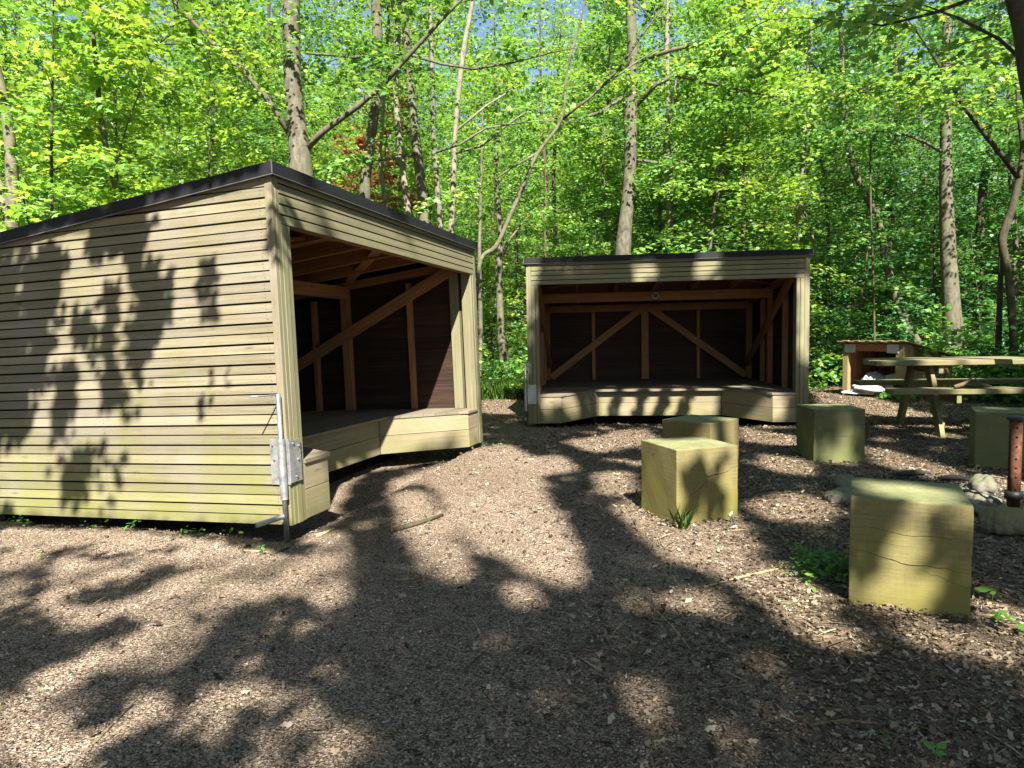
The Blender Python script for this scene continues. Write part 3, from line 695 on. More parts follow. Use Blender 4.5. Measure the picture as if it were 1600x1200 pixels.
VAR = {
 'sapling': [variant(100 + k, 4.2 + .5 * k, .030, .35, 75, .5, 1.25, 72, .082, LOBED, .04, .006) for k in range(3)],
 'mid': [variant(200 + k, 7.5 + k, .06, .8, 120, .8, 2.1, 135, .085, LOBED, .05, .010) for k in range(4)],
 'tall': [variant(300 + k, 15 + 2 * k, .13, 3.5, 170, 1.4, 3.4, 170, .125, OVAL, .02, .018) for k in range(3)],
 'light': [variant(500 + k, 12 + 2 * k, .10, 3.0, 100, 1.0, 2.6, 60, .095, LOBED, .02, .012) for k in range(3)],
 'shrub': [variant(400 + k, 1.25 + .2 * k, .010, .08, 40, .3, .75, 34, .085, LOBED, .05, .004, rise=.7) for k in range(3)],
}
for k, vs_ in VAR.items():
    for tm, cm in vs_:
        tm.materials.append(M['bark_dark'] if k in ('sapling', 'shrub') else M['bark']); cm.materials.append(M['leaf'])
def plant(kind, idx, x, y, s, rz, name, label, cat, group=None, mat=None):
    tm, cm = VAR[kind][idx % len(VAR[kind])]
    t = thing(name, label, cat, (x, y, float(gz(x, y))), rz, group); t.scale = (s, s, s)
    o = link("trunk" if kind != 'shrub' else "stem", tm, None, t); c = link("crown" if kind != 'shrub' else "foliage", cm, None, t)
    if mat is not None:
        c.material_slots[0].link = 'OBJECT'; c.material_slots[0].material = mat
    return t

# ------------------------------------------------------------------ trees whose trunks the picture shows
def traced_tree(label, pts, Y, mat='bark', base=None, limbs=(), crown=None, extra=4.0, name="tree", lean_y=0.0, crown_mat=None, sprays=0, seed=0, cat="tree"):
    """pts: (u, v, width px) from low to high"""
    P = [at(u, v, Y) for u, v, w in pts]; rad = [w / 2 * Y / F_PX for u, v, w in pts]
    if base is None:
        d = (P[0] - P[1]); d = d / max(abs(d.z), .2); base = P[0] + d * P[0].z * .8
        base = Vector((base.x, Y, 0))
    else: base = Vector((*base, 0))
    base.z = float(gz(base.x, base.y)) - .1
    if P[0].z > .15:
        mid = base.lerp(P[0], .25); P = [base, mid] + P; rad = [rad[0] * 1.35, rad[0] * 1.08] + rad
    d = (P[-1] - P[-2]).normalized(); d = (d + Vector((0, 0, 1.2))).normalized()
    top = P[-1]; n0 = len(P)
    for k in (1, 2, 3): P.append(top + d * extra * k / 3 + Vector((.06 * k, .04, 0))); rad.append(rad[n0 - 1] * (1 - .28 * k))
    # smooth the path
    Q, RR = [], []
    for k in range(len(P) - 1):
        a, b_, c, e = P[max(k - 1, 0)], P[k], P[k + 1], P[min(k + 2, len(P) - 1)]
        for s in range(4):
            u = s / 4; Q.append(.5 * ((2 * b_) + (c - a) * u + (2 * a - 5 * b_ + 4 * c - e) * u * u + (3 * b_ - a - 3 * c + e) * u ** 3)); RR.append(rad[k] * (1 - u) + rad[k + 1] * u)
    Q.append(P[-1]); RR.append(rad[-1])
    t = thing(name, label, cat, (base.x, base.y, 0)); o0 = Vector((base.x, base.y, 0))
    b = MB(); b.tube([q - o0 for q in Q], RR, 12)
    tips = []
    for lp in limbs:                                   # (u, v, width, depth offset)
        lpts = [at(u, v, Y + dy) - o0 for u, v, w, dy in lp]; lr = [w / 2 * (Y + dy) / F_PX for u, v, w, dy in lp]
        e_ = (lpts[-1] - lpts[-2]).normalized(); lpts = lpts + [lpts[-1] + e_ * .35 + Vector((0, 0, -.03)), lpts[-1] + e_ * .75 + Vector((0, 0, -.10))]; lr = lr + [lr[-1] * .55, .002]
        b.tube(lpts, lr, 7); tips.append((lpts, lr))
    r = np.random.default_rng(seed + 900)
    twigs = []
    if sprays:
        Ps = []
        for lpts, lr in tips:
            for k in range(sprays):
                u = r.uniform(.25, 1) * (len(lpts) - 1); i_ = min(int(u), len(lpts) - 2); p = lpts[i_].lerp(lpts[i_ + 1], u - i_)
                az = r.uniform(0, 6.28); el = r.uniform(-.2, .5); L = r.uniform(.5, 1.3)
                Ps.append(spray(r, np.array(p), (math.cos(az) * math.cos(el), math.sin(az) * math.cos(el), math.sin(el)), L, int(80 * L), L * .36, .25, .088))
        for q in Ps: b.tube([tuple(p) for p in q[4]], [.007, .006, .005, .003, .002], 5, cap=False)
    link("trunk", b.mesh("trunk", True), M[mat], t)
    if sprays and Ps:
        cat_ = [np.concatenate([q[i] for q in Ps]) for i in range(4)]
        cm = leaf_mesh("foliage", *cat_, r.uniform(0, 1, len(cat_[0])), LOBED); link("foliage", cm, crown_mat or M['leaf'], t)
    if crown:
        kind, idx, s, dz = crown; c = link("crown", VAR[kind][idx % len(VAR[kind])][1], None, t); c.scale = (s, s, s); c.rotation_euler.z = r.uniform(0, 6)
        c.location = Vector((P[-4].x - o0.x, P[-4].y - o0.y, dz))
        if crown_mat: c.material_slots[0].link = 'OBJECT'; c.material_slots[0].material = crown_mat
    return t
G_TALL = ('tall', 0, .8, 3.0)
traced_tree("thickest grey trunk rising behind the roof corner of the nearer shelter, forked with dark limbs", [(472, 300, 38), (468, 235, 33), (462, 180, 28), (457, 110, 26), (455, 0, 26)], 9.6,
    limbs=[[(472, 238, 12, 0), (505, 205, 10, -.1), (560, 165, 9, -.2), (600, 130, 8, -.3), (640, 85, 7, -.4), (700, 20, 5, -.5)],
           [(456, 215, 9, 0), (425, 165, 8, -.1), (385, 115, 8, -.2), (330, 65, 7, -.3), (270, 0, 6, -.4), (235, -50, 5, -.5)],
           [(398, 135, 5, -.15), (370, 80, 4, 0), (343, 25, 4, .1)], [(466, 82, 4, 0), (540, 88, 4, .3), (600, 96, 3, .5)]], crown=('light', 0, .62, 2.2), sprays=7, seed=1)
traced_tree("straight tree trunk just right of the thickest one, a broken dark scar on its side", [(569, 330, 18), (572, 270, 17), (583, 190, 15), (591, 120, 16), (588, 0, 16)], 10.6,
    limbs=[[(598, 80, 6, 0), (640, 85, 5, -.2), (690, 100, 4, -.3), (740, 108, 4, -.4), (800, 98, 3, -.5), (870, 80, 2, -.6)], [(590, 30, 5, 0), (560, -20, 4, .3)]], crown=('light', 1, .62, 2.2), sprays=5, seed=2)
traced_tree("slim pale trunk between two thicker ones, bowed to the left", [(640, 350, 9), (634, 300, 10), (624, 220, 9), (618, 130, 9), (622, 40, 9), (612, 0, 8)], 11.4, 'bark_pale', crown=('light', 0, .62, 2.2))
traced_tree("mottled trunk leaning left as it rises over the middle of the nearer roof", [(664, 360, 15), (658, 290, 15), (650, 220, 14), (640, 120, 12), (634, 40, 11), (632, 0, 11)], 11.0,
    limbs=[[(652, 240, 5, 0), (600, 250, 4, -.2), (590, 250, 3, -.3)], [(640, 130, 5, 0), (610, 60, 4, .3), (605, 0, 3, .4)]], sprays=4, seed=4)
traced_tree("thin kinked stem left of the mottled leaning trunk", [(603, 330, 7), (598, 290, 7), (594, 240, 6), (598, 180, 6)], 11.8, 'bark_pale')
traced_tree("slender trunk with a slight bend above the far half of the nearer roof", [(690, 370, 9), (684, 300, 9), (678, 220, 8), (676, 130, 8), (672, 0, 7)], 12.2, 'bark_pale',
    limbs=[[(676, 240, 4, 0), (720, 225, 4, -.2), (760, 200, 3, -.4), (830, 190, 2, -.6)]], sprays=5, seed=6)
traced_tree("slender grey trunk rising from the far roof end, curving right at the top", [(704, 375, 9), (708, 300, 9), (711, 210, 8), (718, 130, 8), (726, 70, 8), (738, 0, 7)], 12.6, 'bark_pale',
    limbs=[[(712, 205, 4, 0), (760, 165, 3, .2), (800, 140, 2, .4)], [(709, 240, 4, 0), (752, 228, 4, -.3), (800, 190, 3, -.5)]], sprays=5, seed=7)
traced_tree("pale leaning bough sweeping up to the right from the gap between the shelters", [(744, 470, 5), (752, 405, 6.5), (775, 385, 7), (796, 340, 6.5), (818, 290, 6), (840, 240, 5.5), (878, 185, 4.5), (886, 110, 3.2), (905, 40, 2.5)], 10.4, 'bark', base=(-.72, 10.4),
    limbs=[[(878, 186, 4, 0), (925, 150, 4, -.1), (965, 110, 4, -.2), (1010, 45, 3, -.3)], [(880, 186, 4, 0), (935, 140, 3, .3), (990, 100, 3, .3)], [(845, 236, 4, 0), (800, 262, 3, .2)]], sprays=1, seed=8, extra=1.5)
traced_tree("mottled tree standing in the gap between the shelters behind the grass", [(786, 545, 15), (783, 520, 12), (781, 470, 11), (779, 420, 10.5), (783, 370, 10), (776, 300, 9)], 16.0, 'bark', crown=('light', 0, .62, 2.2), limbs=[[(783, 400, 5, 0), (800, 370, 4, .1), (815, 350, 2.5, .2)]], sprays=3, seed=9)
traced_tree("tall trunk with pale foot behind the middle of the far shelter, dark at its fork", [(973, 400, 25), (977, 350, 21), (983, 290, 19), (985, 230, 19), (985, 160, 22), (989, 90, 17), (985, 0, 15)], 13.2, 'bark', crown=('light', 1, .62, 2.2),
    limbs=[[(994, 165, 7, 0), (1025, 132, 7, -.2), (1060, 116, 6, -.4), (1105, 97, 5, -.6)], [(1060, 118, 5, -.4), (1100, 128, 5, -.6), (1150, 138, 4, -.8), (1200, 150, 3, -1)], [(1000, 95, 7, 0), (1050, 78, 6, -.3), (1120, 63, 5, -.6)], [(975, 150, 6, 0), (940, 175, 5, -.3), (890, 190, 4, -.6)], [(990, 250, 4, 0), (1040, 255, 4, .2), (1090, 252, 3, .4), (1130, 270, 2, .5)]], sprays=7, seed=10)
traced_tree("thinner pale trunk to the right of the tall one behind the far shelter", [(1048, 400, 10), (1046, 330, 10), (1044, 250, 9), (1043, 170, 8), (1042, 80, 8)], 14.5, 'bark_pale', crown=('light', 2, .62, 2.2), limbs=[[(1044, 205, 3, 0), (1056, 130, 3, .1), (1058, 110, 2, .1)]], sprays=4, seed=11)
traced_tree("white-lit trunk over the right end of the far shelter roof", [(1243, 400, 10), (1248, 340, 9), (1254, 270, 8), (1257, 200, 7)], 14.0, 'bark_pale', crown=('light', 2, .62, 2.2), limbs=[[(1252, 320, 4, 0), (1265, 350, 4, .1), (1275, 395, 3, .1), (1280, 440, 3, .1)]])
traced_tree("dark bowed young trunk leaning left above the firewood store", [(1418, 510, 13), (1398, 460, 12), (1384, 405, 11), (1374, 345, 10), (1352, 305, 10), (1335, 265, 9), (1322, 205, 8)], 13.4, 'bark', base=(8.6, 13.4), crown=('light', 3, .62, 2.2), crown_mat=M['leaf_deep'])
traced_tree("stout dark trunk on the right, behind the firewood store roof", [(1490, 540, 30), (1486, 470, 25), (1481, 380, 22), (1478, 280, 18), (1478, 180, 15), (1479, 60, 12)], 13.0, 'bark', crown=('light', 0, .62, 2.2), crown_mat=M['leaf_deep'],
    limbs=[[(1476, 240, 5, 0), (1445, 222, 5, -.3), (1410, 208, 4, -.5), (1360, 204, 3, -.8)], [(1482, 238, 4, 0), (1510, 232, 3, .2)]], sprays=8, seed=14)
traced_tree("ivy-dark trunk half hidden in leaves left of the stout dark trunk", [(1386, 390, 18), (1388, 330, 18), (1393, 270, 18), (1394, 220, 16)], 17.5, 'bark_dark', crown=('light', 1, .62, 2.2), crown_mat=M['leaf_deep'])
traced_tree("dark crooked tree by the right edge, splitting into two leaning limbs", [(1584, 560, 11), (1582, 500, 11), (1574, 420, 10), (1566, 375, 12), (1580, 330, 11), (1592, 280, 10), (1598, 230, 7), (1590, 160, 5)], 10.5, 'bark_dark', base=(7.75, 10.5), crown=('light', 1, .62, 2.2), crown_mat=M['leaf'],
    limbs=[[(1594, 280, 9, 0), (1565, 242, 8, -.1), (1535, 205, 7, -.2), (1505, 165, 6, -.3), (1478, 118, 5, -.4), (1440, 60, 3, -.5)], [(1566, 380, 8, 0), (1563, 450, 8, .2), (1560, 540, 9, .3)], [(1505, 165, 4, -.3), (1475, 128, 4, -.5), (1440, 122, 3, -.7), (1390, 130, 2, -.9)]], sprays=16, seed=16)
traced_tree("near dark trunk leaning out of the top right corner", [(1640, 260, 26), (1618, 170, 26), (1606, 110, 26), (1598, 50, 24), (1586, 0, 24), (1570, -80, 22)], 6.6, 'bark_dark', base=(5.6, 6.6), crown=('light', 0, .62, 2.2), crown_mat=M['leaf'], extra=3.0,
    limbs=[[(1588, 0, 8, 0), (1540, -10, 6, .2), (1460, 20, 5, .4), (1380, 40, 3, .6), (1300, 30, 2, .8)], [(1604, 100, 6, 0), (1560, 60, 5, .3), (1500, 30, 4, .5)]], sprays=4, seed=17)
traced_tree("grey forked trunk at the left edge over the nearer roof", [(20, 390, 20), (20, 320, 18), (18, 260, 17), (12, 190, 15), (0, 130, 14), (-15, 60, 12)], 7.8, 'bark', base=(-5.6, 7.8), crown=('light', 2, .62, 2.2), crown_mat=M['leaf_near'], limbs=[[(14, 345, 14, 0), (2, 300, 13, .1), (-14, 250, 12, .2), (-40, 150, 9, .3)]], sprays=6, seed=18)
traced_tree("thin pale sapling stem standing over the left part of the nearer roof", [(184, 310, 9), (176, 275, 9), (164, 220, 8), (155, 160, 7), (152, 120, 7), (145, 50, 6), (138, 0, 6)], 8.0, 'bark', crown=('sapling', 1, 1.0, 1.2), crown_mat=M['leaf_near'], limbs=[[(176, 275, 3, 0), (200, 190, 2, .1), (240, 90, 2, .2)]], sprays=10, seed=19)
for k, (lab, pts, Y) in enumerate((
    ("dim double-stemmed trunk beyond the tall pale trunk, to its left", [(962, 320, 7), (955, 260, 7), (950, 200, 7), (950, 150, 6)], 19),
    ("thin dim trunk midway between the two shelter roofs", [(852, 390, 6), (852, 330, 6), (853, 270, 6), (846, 200, 5)], 18),
    ("dim trunk close right of the one midway between the roofs", [(868, 390, 6), (867, 340, 6), (865, 280, 6), (868, 200, 5)], 19),
    ("thin stem in the gap close beside the far post of the nearer shelter", [(750, 600, 7), (751, 520, 7), (750, 450, 7), (749, 400, 6)], 14.5),
    ("dim upright stem high above the left roof slope", [(426, 260, 5), (424, 190, 5), (422, 110, 5), (420, 40, 5)], 17),
    ("hair-thin stem standing left of the bowed young trunk", [(1366, 500, 3), (1364, 420, 3), (1361, 340, 3), (1360, 250, 3)], 12.5),
    ("dim trunk at the far right behind the crooked tree", [(1528, 470, 12), (1530, 400, 12), (1534, 320, 12), (1540, 250, 11)], 15.5),
    ("pale far trunk showing between leaves above the far roof, right of centre", [(1076, 360, 5), (1078, 300, 5), (1080, 240, 5)], 22))):
    traced_tree(lab, pts, Y, 'bark' if k in (3, 7) else 'bark_dark', crown=('light', k, .7, 2.2))

# ------------------------------------------------------------------ the wood behind
r = np.random.default_rng(21)
huts = [((-1.31, 3.96), 1.2807), ((.209, 8.751), -.113)]
def blocked(x, y, rad):
    for (hx, hy), a in huts:
        dx, dy = x - hx, y - hy; lx_, ly_ = dx * math.cos(a) + dy * math.sin(a), -dx * math.sin(a) + dy * math.cos(a)
        if -rad < lx_ < W + rad and -rad - .2 < ly_ < D + rad: return True
    if math.hypot(x - 6.6, y - 11.8) < 1.0 + rad: return True
    return False
placed = []
def scatter(n, x0, x1, y0, y1, gap, rad, fn, cond=None, tries=60):
    c = 0
    for _ in range(n * tries):
        if c >= n: break
        x, y = r.uniform(x0, x1), r.uniform(y0, y1)
        if abs(x) > .80 * y + 2.0 or blocked(x, y, rad): continue
        if cond and not cond(x, y): continue
        if any((x - a) ** 2 + (y - b_) ** 2 < gap * gap for a, b_ in placed): continue
        placed.append((x, y)); fn(x, y, c); c += 1
G1, G2, G3, G4 = "young trees filling the wood behind the shelters", "leafy saplings under the trees", "tall trees deep in the wood", "low leafy shrubs at the edge of the clearing"
def mat_for(x, y):
    if x > .38 * y + .5: return M['leaf_deep'] if r.random() < .55 else M['leaf']
    if x < -.2 * y: return M['leaf_near'] if r.random() < .6 else M['leaf']
    return M['leaf'] if r.random() < .8 else M['leaf_near']
scatter(78, -14, 18, 12.8, 27, 1.15, 1.0, lambda x, y, c: plant('mid', c, x, y, r.uniform(.8, 1.15), r.uniform(0, 6.3), "young_tree", "young leafy tree in the dense wood behind the shelters", "tree", G1, mat_for(x, y)), lambda x, y: not (-1.9 < x < 1.1 and y < 17.5))
scatter(75, -26, 28, 19, 36, 1.6, 1.0, lambda x, y, c: plant('mid', c, x, y, r.uniform(1.2, 1.7), r.uniform(0, 6.3), 'young_tree', 'young leafy tree in the dense wood behind the shelters', 'tree', G1, mat_for(x, y)))
scatter(50, -34, 38, 26, 58, 2.3, 1.0, lambda x, y, c: plant('tall', c, x, y, r.uniform(.9, 1.35), r.uniform(0, 6.3), "tall_tree", "tall leafy tree deep in the wood", "tree", G3, mat_for(x, y)))
scatter(95, -13, 16, 10.8, 21, .65, .75, lambda x, y, c: plant('sapling', c, x, y, r.uniform(.6, 1.1), r.uniform(0, 6.3), "sapling", "leafy sapling growing under the trees behind the shelters", "sapling", G2, mat_for(x, y)), lambda x, y: not (-1.6 < x < .8 and y < 16.5) and not (2.5 < x < 9 and y < 12.8) )
scatter(20, -9.5, -3.4, 6.6, 12, .7, .5, lambda x, y, c: plant('sapling', c, x, y, r.uniform(.7, 1.1), r.uniform(0, 6.3), "sapling", "leafy sapling crowding behind the nearer shelter", "sapling", "leafy saplings behind the nearer shelter", M['leaf_near'] if r.random() < .7 else M['leaf']))
scatter(70, -9, 15, 12.2, 19, .45, .25, lambda x, y, c: plant('shrub', c, x, y, r.uniform(.55, 1.1), r.uniform(0, 6.3), "shrub", "low leafy shrub at the edge of the clearing", "shrub", G4, mat_for(x, y)), lambda x, y: not (-.9 < x < .5 and y < 14.6))
scatter(22, 6.9, 13, 9.4, 13.2, .5, .15, lambda x, y, c: plant('shrub', c, x, y, r.uniform(.5, .95), r.uniform(0, 6.3), "shrub", "low leafy shrub behind the picnic table at the right", "shrub", "low leafy shrubs behind the picnic table", M['leaf_deep'] if r.random() < .5 else M['herb']))
for k, (x, y, s) in enumerate(((-2.9, 15.5, 1.5), (-3.6, 17.5, 1.4))):
    plant('sapling', k, x, y, s, k, "copper_leaved_tree", ("copper leaved young tree glimpsed above the nearer roof", "second copper leaved young tree, deeper in the wood")[k], "tree", None, M['rusty_leaf'])

# ------------------------------------------------------------------ overhanging trees behind and over the camera: they dapple the clearing
LIGHT_GAPS = [
(1, [(-3.38,4.4),(-2.65,4.25),(-1.8,3.96),(-1.29,3.69),(-1.1,3.41),(-0.82,3.13),(-0.79,2.86),(-0.99,2.81),(-1.34,2.92),(-1.73,3.03),(-1.41,2.75),(-1.24,2.58),(-1.34,2.49),(-1.51,2.49),(-1.61,2.38),(-1.64,2.19),(-1.6,2.08),(-1.59,2.01)]),
(1, [(-1.59,2.01),(-1.53,2.16),(-1.31,2.21),(-1.04,2.27),(-0.78,2.16),(-0.61,2.04),(-0.5,1.82),(-0.68,1.83),(-0.8,1.93),(-0.99,1.99),(-1.17,1.96),(-1.25,1.84),(-1.47,1.85)]),
(0, [(-2.29,2.95),(-2.14,2.98),(-1.9,2.83),(-1.6,2.72),(-1.59,2.58),(-1.78,2.46),(-1.72,2.23),(-1.59,2.01)]),
(0, [(-2.21,3.21),(-1.99,3.37),(-1.88,3.6),(-1.7,3.44),(-1.8,3.19),(-2.04,3.04)]),
(0, [(-2.58,3.45),(-2.68,3.76),(-2.71,3.99),(-2.39,3.44),(-2.17,2.94),(-2.23,2.95)]),
(0, [(-1.35,2.94),(-1.2,3.08),(-0.81,2.95),(-0.65,2.32),(-0.88,2.33),(-1.12,2.54),(-1.3,2.71)]),
(0, [(-1.44,2.11),(-1.43,2.27),(-1.33,2.28),(-1.29,2.18),(-1.33,2.07)]),
(0, [(-1.3,2.35),(-1.13,2.43),(-1.03,2.48),(-1.02,2.29),(-1.18,2.21)]),
(0, [(-1.23,2.0),(-1.11,2.06),(-0.95,1.89),(-1.05,1.84),(-1.18,1.84)]),
(0, [(-0.98,2.11),(-0.79,2.14),(-0.61,1.88),(-0.73,1.92),(-0.89,1.99)]),
(0, [(-1.79,2.83),(-1.68,2.85),(-1.57,2.75),(-1.68,2.73)]),
(1, [(-1.28,4.18),(-1.07,4.08),(-0.89,3.44),(-0.97,3.31),(-1.1,3.46)]),
(1, [(-1.1,2.79),(-0.93,2.85),(-0.86,2.72),(-1.01,2.7)]),
(1, [(-1.07,2.46),(-0.95,2.52),(-0.89,2.42),(-1.01,2.37)]),
(1, [(-1.07,5.93),(-0.65,6.7),(-0.08,7.29),(0.22,6.4),(0.19,5.09),(0.27,4.49),(0.32,3.8),(0.32,3.33),(0.24,3.2),(0.09,3.36),(-0.02,3.57),(-0.16,3.69),(-0.27,3.98),(-0.43,4.55),(-0.55,5.12),(-0.79,5.59),(-0.97,5.44)]),
(1, [(-0.91,5.15),(-0.74,5.24),(-0.49,4.55),(-0.34,3.84),(-0.25,3.32),(-0.36,3.28),(-0.53,3.71),(-0.71,4.33)]),
(1, [(-0.02,3.17),(0.05,3.21),(0.08,3.01),(0.01,2.96)]),
(1, [(0.69,5.71),(0.94,5.43),(0.87,4.89),(0.65,5.01)]),
(1, [(0.66,4.72),(0.87,4.45),(0.98,4.03),(1.34,4.06),(1.32,3.73),(1.16,3.42),(0.92,3.36),(0.83,3.56),(0.75,4.02)]),
(1, [(0.74,3.05),(0.88,3.01),(0.89,2.86),(0.74,2.88)]),
(1, [(1.02,3.29),(1.43,3.36),(1.57,3.17),(1.38,2.91),(1.16,2.77),(1.09,2.96)]),
(1, [(1.12,2.78),(1.28,2.75),(1.3,2.54),(1.13,2.46)]),
(1, [(1.48,2.61),(1.64,2.61),(1.72,2.46),(1.59,2.44)]),
(1, [(2.0,2.91),(2.05,2.68),(1.71,2.23),(1.79,2.46)]),
(1, [(0.65,2.07),(0.76,2.06),(0.75,1.96),(0.64,1.93)]),
(1, [(3.5,6.74),(3.66,6.46),(3.52,5.31),(3.23,5.17),(3.19,5.73)]),
(1, [(2.34,6.37),(2.64,6.08),(2.43,5.49),(2.2,5.69)]),
(1, [(3.31,4.99),(3.8,5.28),(3.75,4.95),(3.19,4.43),(3.05,4.53)]),
(1, [(5.76,12.91),(6.34,12.49),(5.64,9.67),(5.66,8.58),(5.25,7.51),(4.79,7.94),(4.54,9.1),(4.76,10.54)]),
(1, [(-0.54,12.7),(0.24,11.83),(-0.01,10.0),(-0.45,10.32)]),
(1, [(0.55,7.43),(1.54,8.19),(1.58,7.3),(0.82,6.79)]),
(1, [(2.79,8.23),(3.1,7.56),(2.8,6.75),(2.47,7.19)]),
(1, [(-0.07,6.37),(0.48,6.58),(0.54,5.86),(0.2,5.62)]),
(1, [(1.59,4.56),(2.03,4.89),(2.14,4.52),(1.88,4.14),(1.59,4.21)]),
(1, [(-3.62,6.36),(-2.84,6.22),(-2.02,6.1),(-1.64,6.05),(-1.47,5.25),(-1.37,4.5),(-1.3,4.06),(-3.54,4.67)]),
(0, [(-3.62,6.34),(-3.5,6.32),(-3.4,5.79),(-3.3,5.27),(-3.34,5.04),(-3.56,5.14)]),
(0, [(-3.41,6.27),(-3.11,6.21),(-3.07,5.96),(-3.16,5.55),(-3.25,5.26),(-3.4,5.63)]),
(0, [(-2.92,6.29),(-2.42,6.2),(-2.47,5.94),(-2.35,5.83),(-2.41,5.66),(-2.55,5.67),(-2.64,6.0),(-2.88,6.09)]),
(0, [(-2.77,5.9),(-2.63,5.81),(-2.65,5.39),(-2.54,5.21),(-2.46,5.03),(-2.78,5.12),(-2.75,5.43)]),
(0, [(-2.42,5.81),(-2.28,5.78),(-2.27,5.47),(-2.37,5.46)]),
(0, [(-2.59,5.61),(-2.36,5.61),(-2.36,5.31),(-2.54,5.21)]),
(0, [(-3.01,5.74),(-2.81,5.68),(-2.77,5.43),(-2.95,5.55)]),
(0, [(-3.13,5.46),(-2.95,5.45),(-2.95,5.09),(-3.1,5.01)]),
(0, [(-3.02,4.87),(-2.81,4.89),(-2.84,4.54),(-3.0,4.55)]),
(0, [(-2.04,5.72),(-1.98,5.72),(-1.97,5.41),(-2.03,5.43)]),
(1, [(-1.63,6.1),(-1.52,6.39),(-1.46,5.89),(-1.28,4.18),(-1.32,4.07)]),
(0, [(-1.6,6.04),(-1.56,6.16),(-1.52,5.67),(-1.56,5.63)]),
(1, [(-1.58,6.19),(-1.54,6.32),(-1.45,6.3),(-1.52,6.11)]),
(1, [(-1.06,8.04),(-0.85,8.71),(-0.82,8.34),(-0.96,7.88)]),
(1, [(-0.79,8.9),(-0.61,9.44),(-0.39,7.15),(-0.52,6.81),(-0.61,7.73),(-0.82,8.34)]),
(1, [(-1.34,4.65),(-1.25,4.81),(-1.21,4.46),(-1.28,4.19)]),
(1, [(-1.52,6.43),(-0.53,7.09),(-0.39,7.56),(-1.01,7.73),(-1.4,7.12)]),
(1, [(-1.22,6.79),(-0.35,7.27),(-0.4,7.64),(-1.27,7.15)]),
(1, [(-0.44,7.59),(-1.1,7.77),(-1.05,8.33),(-0.56,8.44)]),
(1, [(1.16,9.81),(2.7,9.61),(2.74,9.24),(1.21,9.42)]),
(0, [(1.39,9.76),(1.48,9.75),(1.4,9.4),(1.31,9.41)]),
(0, [(1.73,9.72),(1.81,9.71),(1.73,9.36),(1.65,9.37)]),
(0, [(2.01,9.68),(2.11,9.67),(2.04,9.32),(1.94,9.34)]),
(0, [(2.32,9.64),(2.42,9.63),(2.35,9.29),(2.24,9.3)]),
(1, [(2.65,8.88),(3.16,8.78),(3.21,8.47),(2.54,8.61)]),
(1, [(2.73,8.84),(2.93,8.8),(2.85,8.56),(2.65,8.6)]),
(1, [(3.2,8.81),(3.28,8.8),(3.33,8.46),(3.25,8.47)]),
(1, [(2.09,10.6),(2.35,10.57),(2.24,10.31),(2.05,10.34)]),
(1, [(1.37,10.55),(1.52,10.55),(1.51,10.34),(1.32,10.37)]),
(1, [(3.31,10.09),(3.43,10.07),(3.56,9.16),(3.44,9.17)]),
(1, [(3.0,9.77),(3.19,9.7),(3.24,9.85),(3.05,9.92)]),
(1, [(0.35,9.02),(0.75,9.02),(0.88,9.26),(0.43,9.31)]),
(1, [(1.43,2.86),(1.82,2.67),(1.76,3.13),(1.37,3.33)]),
(0, [(1.4,3.12),(1.39,3.32),(1.57,3.23),(1.51,3.13),(1.47,3.02),(1.41,3.0)]),
(0, [(1.65,3.17),(1.69,3.15),(1.76,2.92),(1.65,2.91),(1.65,2.97),(1.69,2.99)]),
(0, [(1.73,2.71),(1.82,2.67),(1.81,2.8),(1.73,2.8)]),
(1, [(1.51,3.5),(1.61,3.31),(1.78,3.27),(1.8,3.41),(1.69,3.56)]),
(1, [(0.98,4.08),(1.4,4.21),(1.34,4.68),(1.27,4.89),(0.8,4.92),(0.92,4.54)]),
(1, [(0.98,4.08),(0.85,4.49),(0.79,4.91),(0.93,4.5)]),
(0, [(1.01,4.23),(1.1,4.21),(1.16,4.38),(1.08,4.5),(1.02,4.45)]),
(0, [(1.21,4.2),(1.27,4.22),(1.24,4.6),(1.19,4.48)]),
(1, [(2.74,5.96),(2.96,5.94),(2.9,6.04),(2.77,6.07)]),
(1, [(2.87,6.14),(2.95,6.13),(2.92,6.25),(2.85,6.23)]),
(1, [(1.8,5.57),(1.65,5.73),(1.63,6.07),(1.72,5.93)]),
(1, [(4.35,8.0),(4.8,8.0),(4.85,8.5),(4.4,8.5)]),
(1, [(4.5,7.2),(4.75,7.2),(4.72,7.5),(4.5,7.5)]),
]

def in_poly(px, py, poly):
    c = np.zeros(len(px), bool); n = len(poly); j_ = n - 1
    for k in range(n):
        (xi, yi), (xj, yj) = poly[k], poly[j_]
        if yi != yj: c ^= ((yi > py) != (yj > py)) & (px < (xj - xi) * (py - yi) / (yj - yi) + xi)
        j_ = k
    return c
r = np.random.default_rng(5)
holes = [(r.uniform(.9, 6), r.uniform(3.6, 8.4), r.uniform(.05, .12), r.uniform(.4, 1)) for _ in range(64)]
holes += [(r.uniform(-3.4, 6.5), r.uniform(8.6, 12.6), r.uniform(.03, .07), 1) for _ in range(12)]
holes += [(r.uniform(-1.6, 1.4), r.uniform(1.8, 3.2), r.uniform(.02, .05), 1) for _ in range(6)]
def lit(px, py):
    v = np.zeros(len(px), bool)
    for l, p in LIGHT_GAPS:
        a_ = np.array(p); lo, hi = a_.min(0), a_.max(0); q = (px > lo[0]) & (px < hi[0]) & (py > lo[1]) & (py < hi[1])
        if q.any():
            i_ = np.where(q)[0]; w_ = i_[in_poly(px[i_], py[i_], p)]; v[w_] = bool(l)
    for hx, hy, hr, as_ in holes: v |= ((px - hx) ** 2 + ((py - hy) / as_) ** 2) < hr * hr
    return v
TRUNKS = [(-4.6, -4.2), (1.9, -8.5), (6.2, -4.6)]
NL = 105000
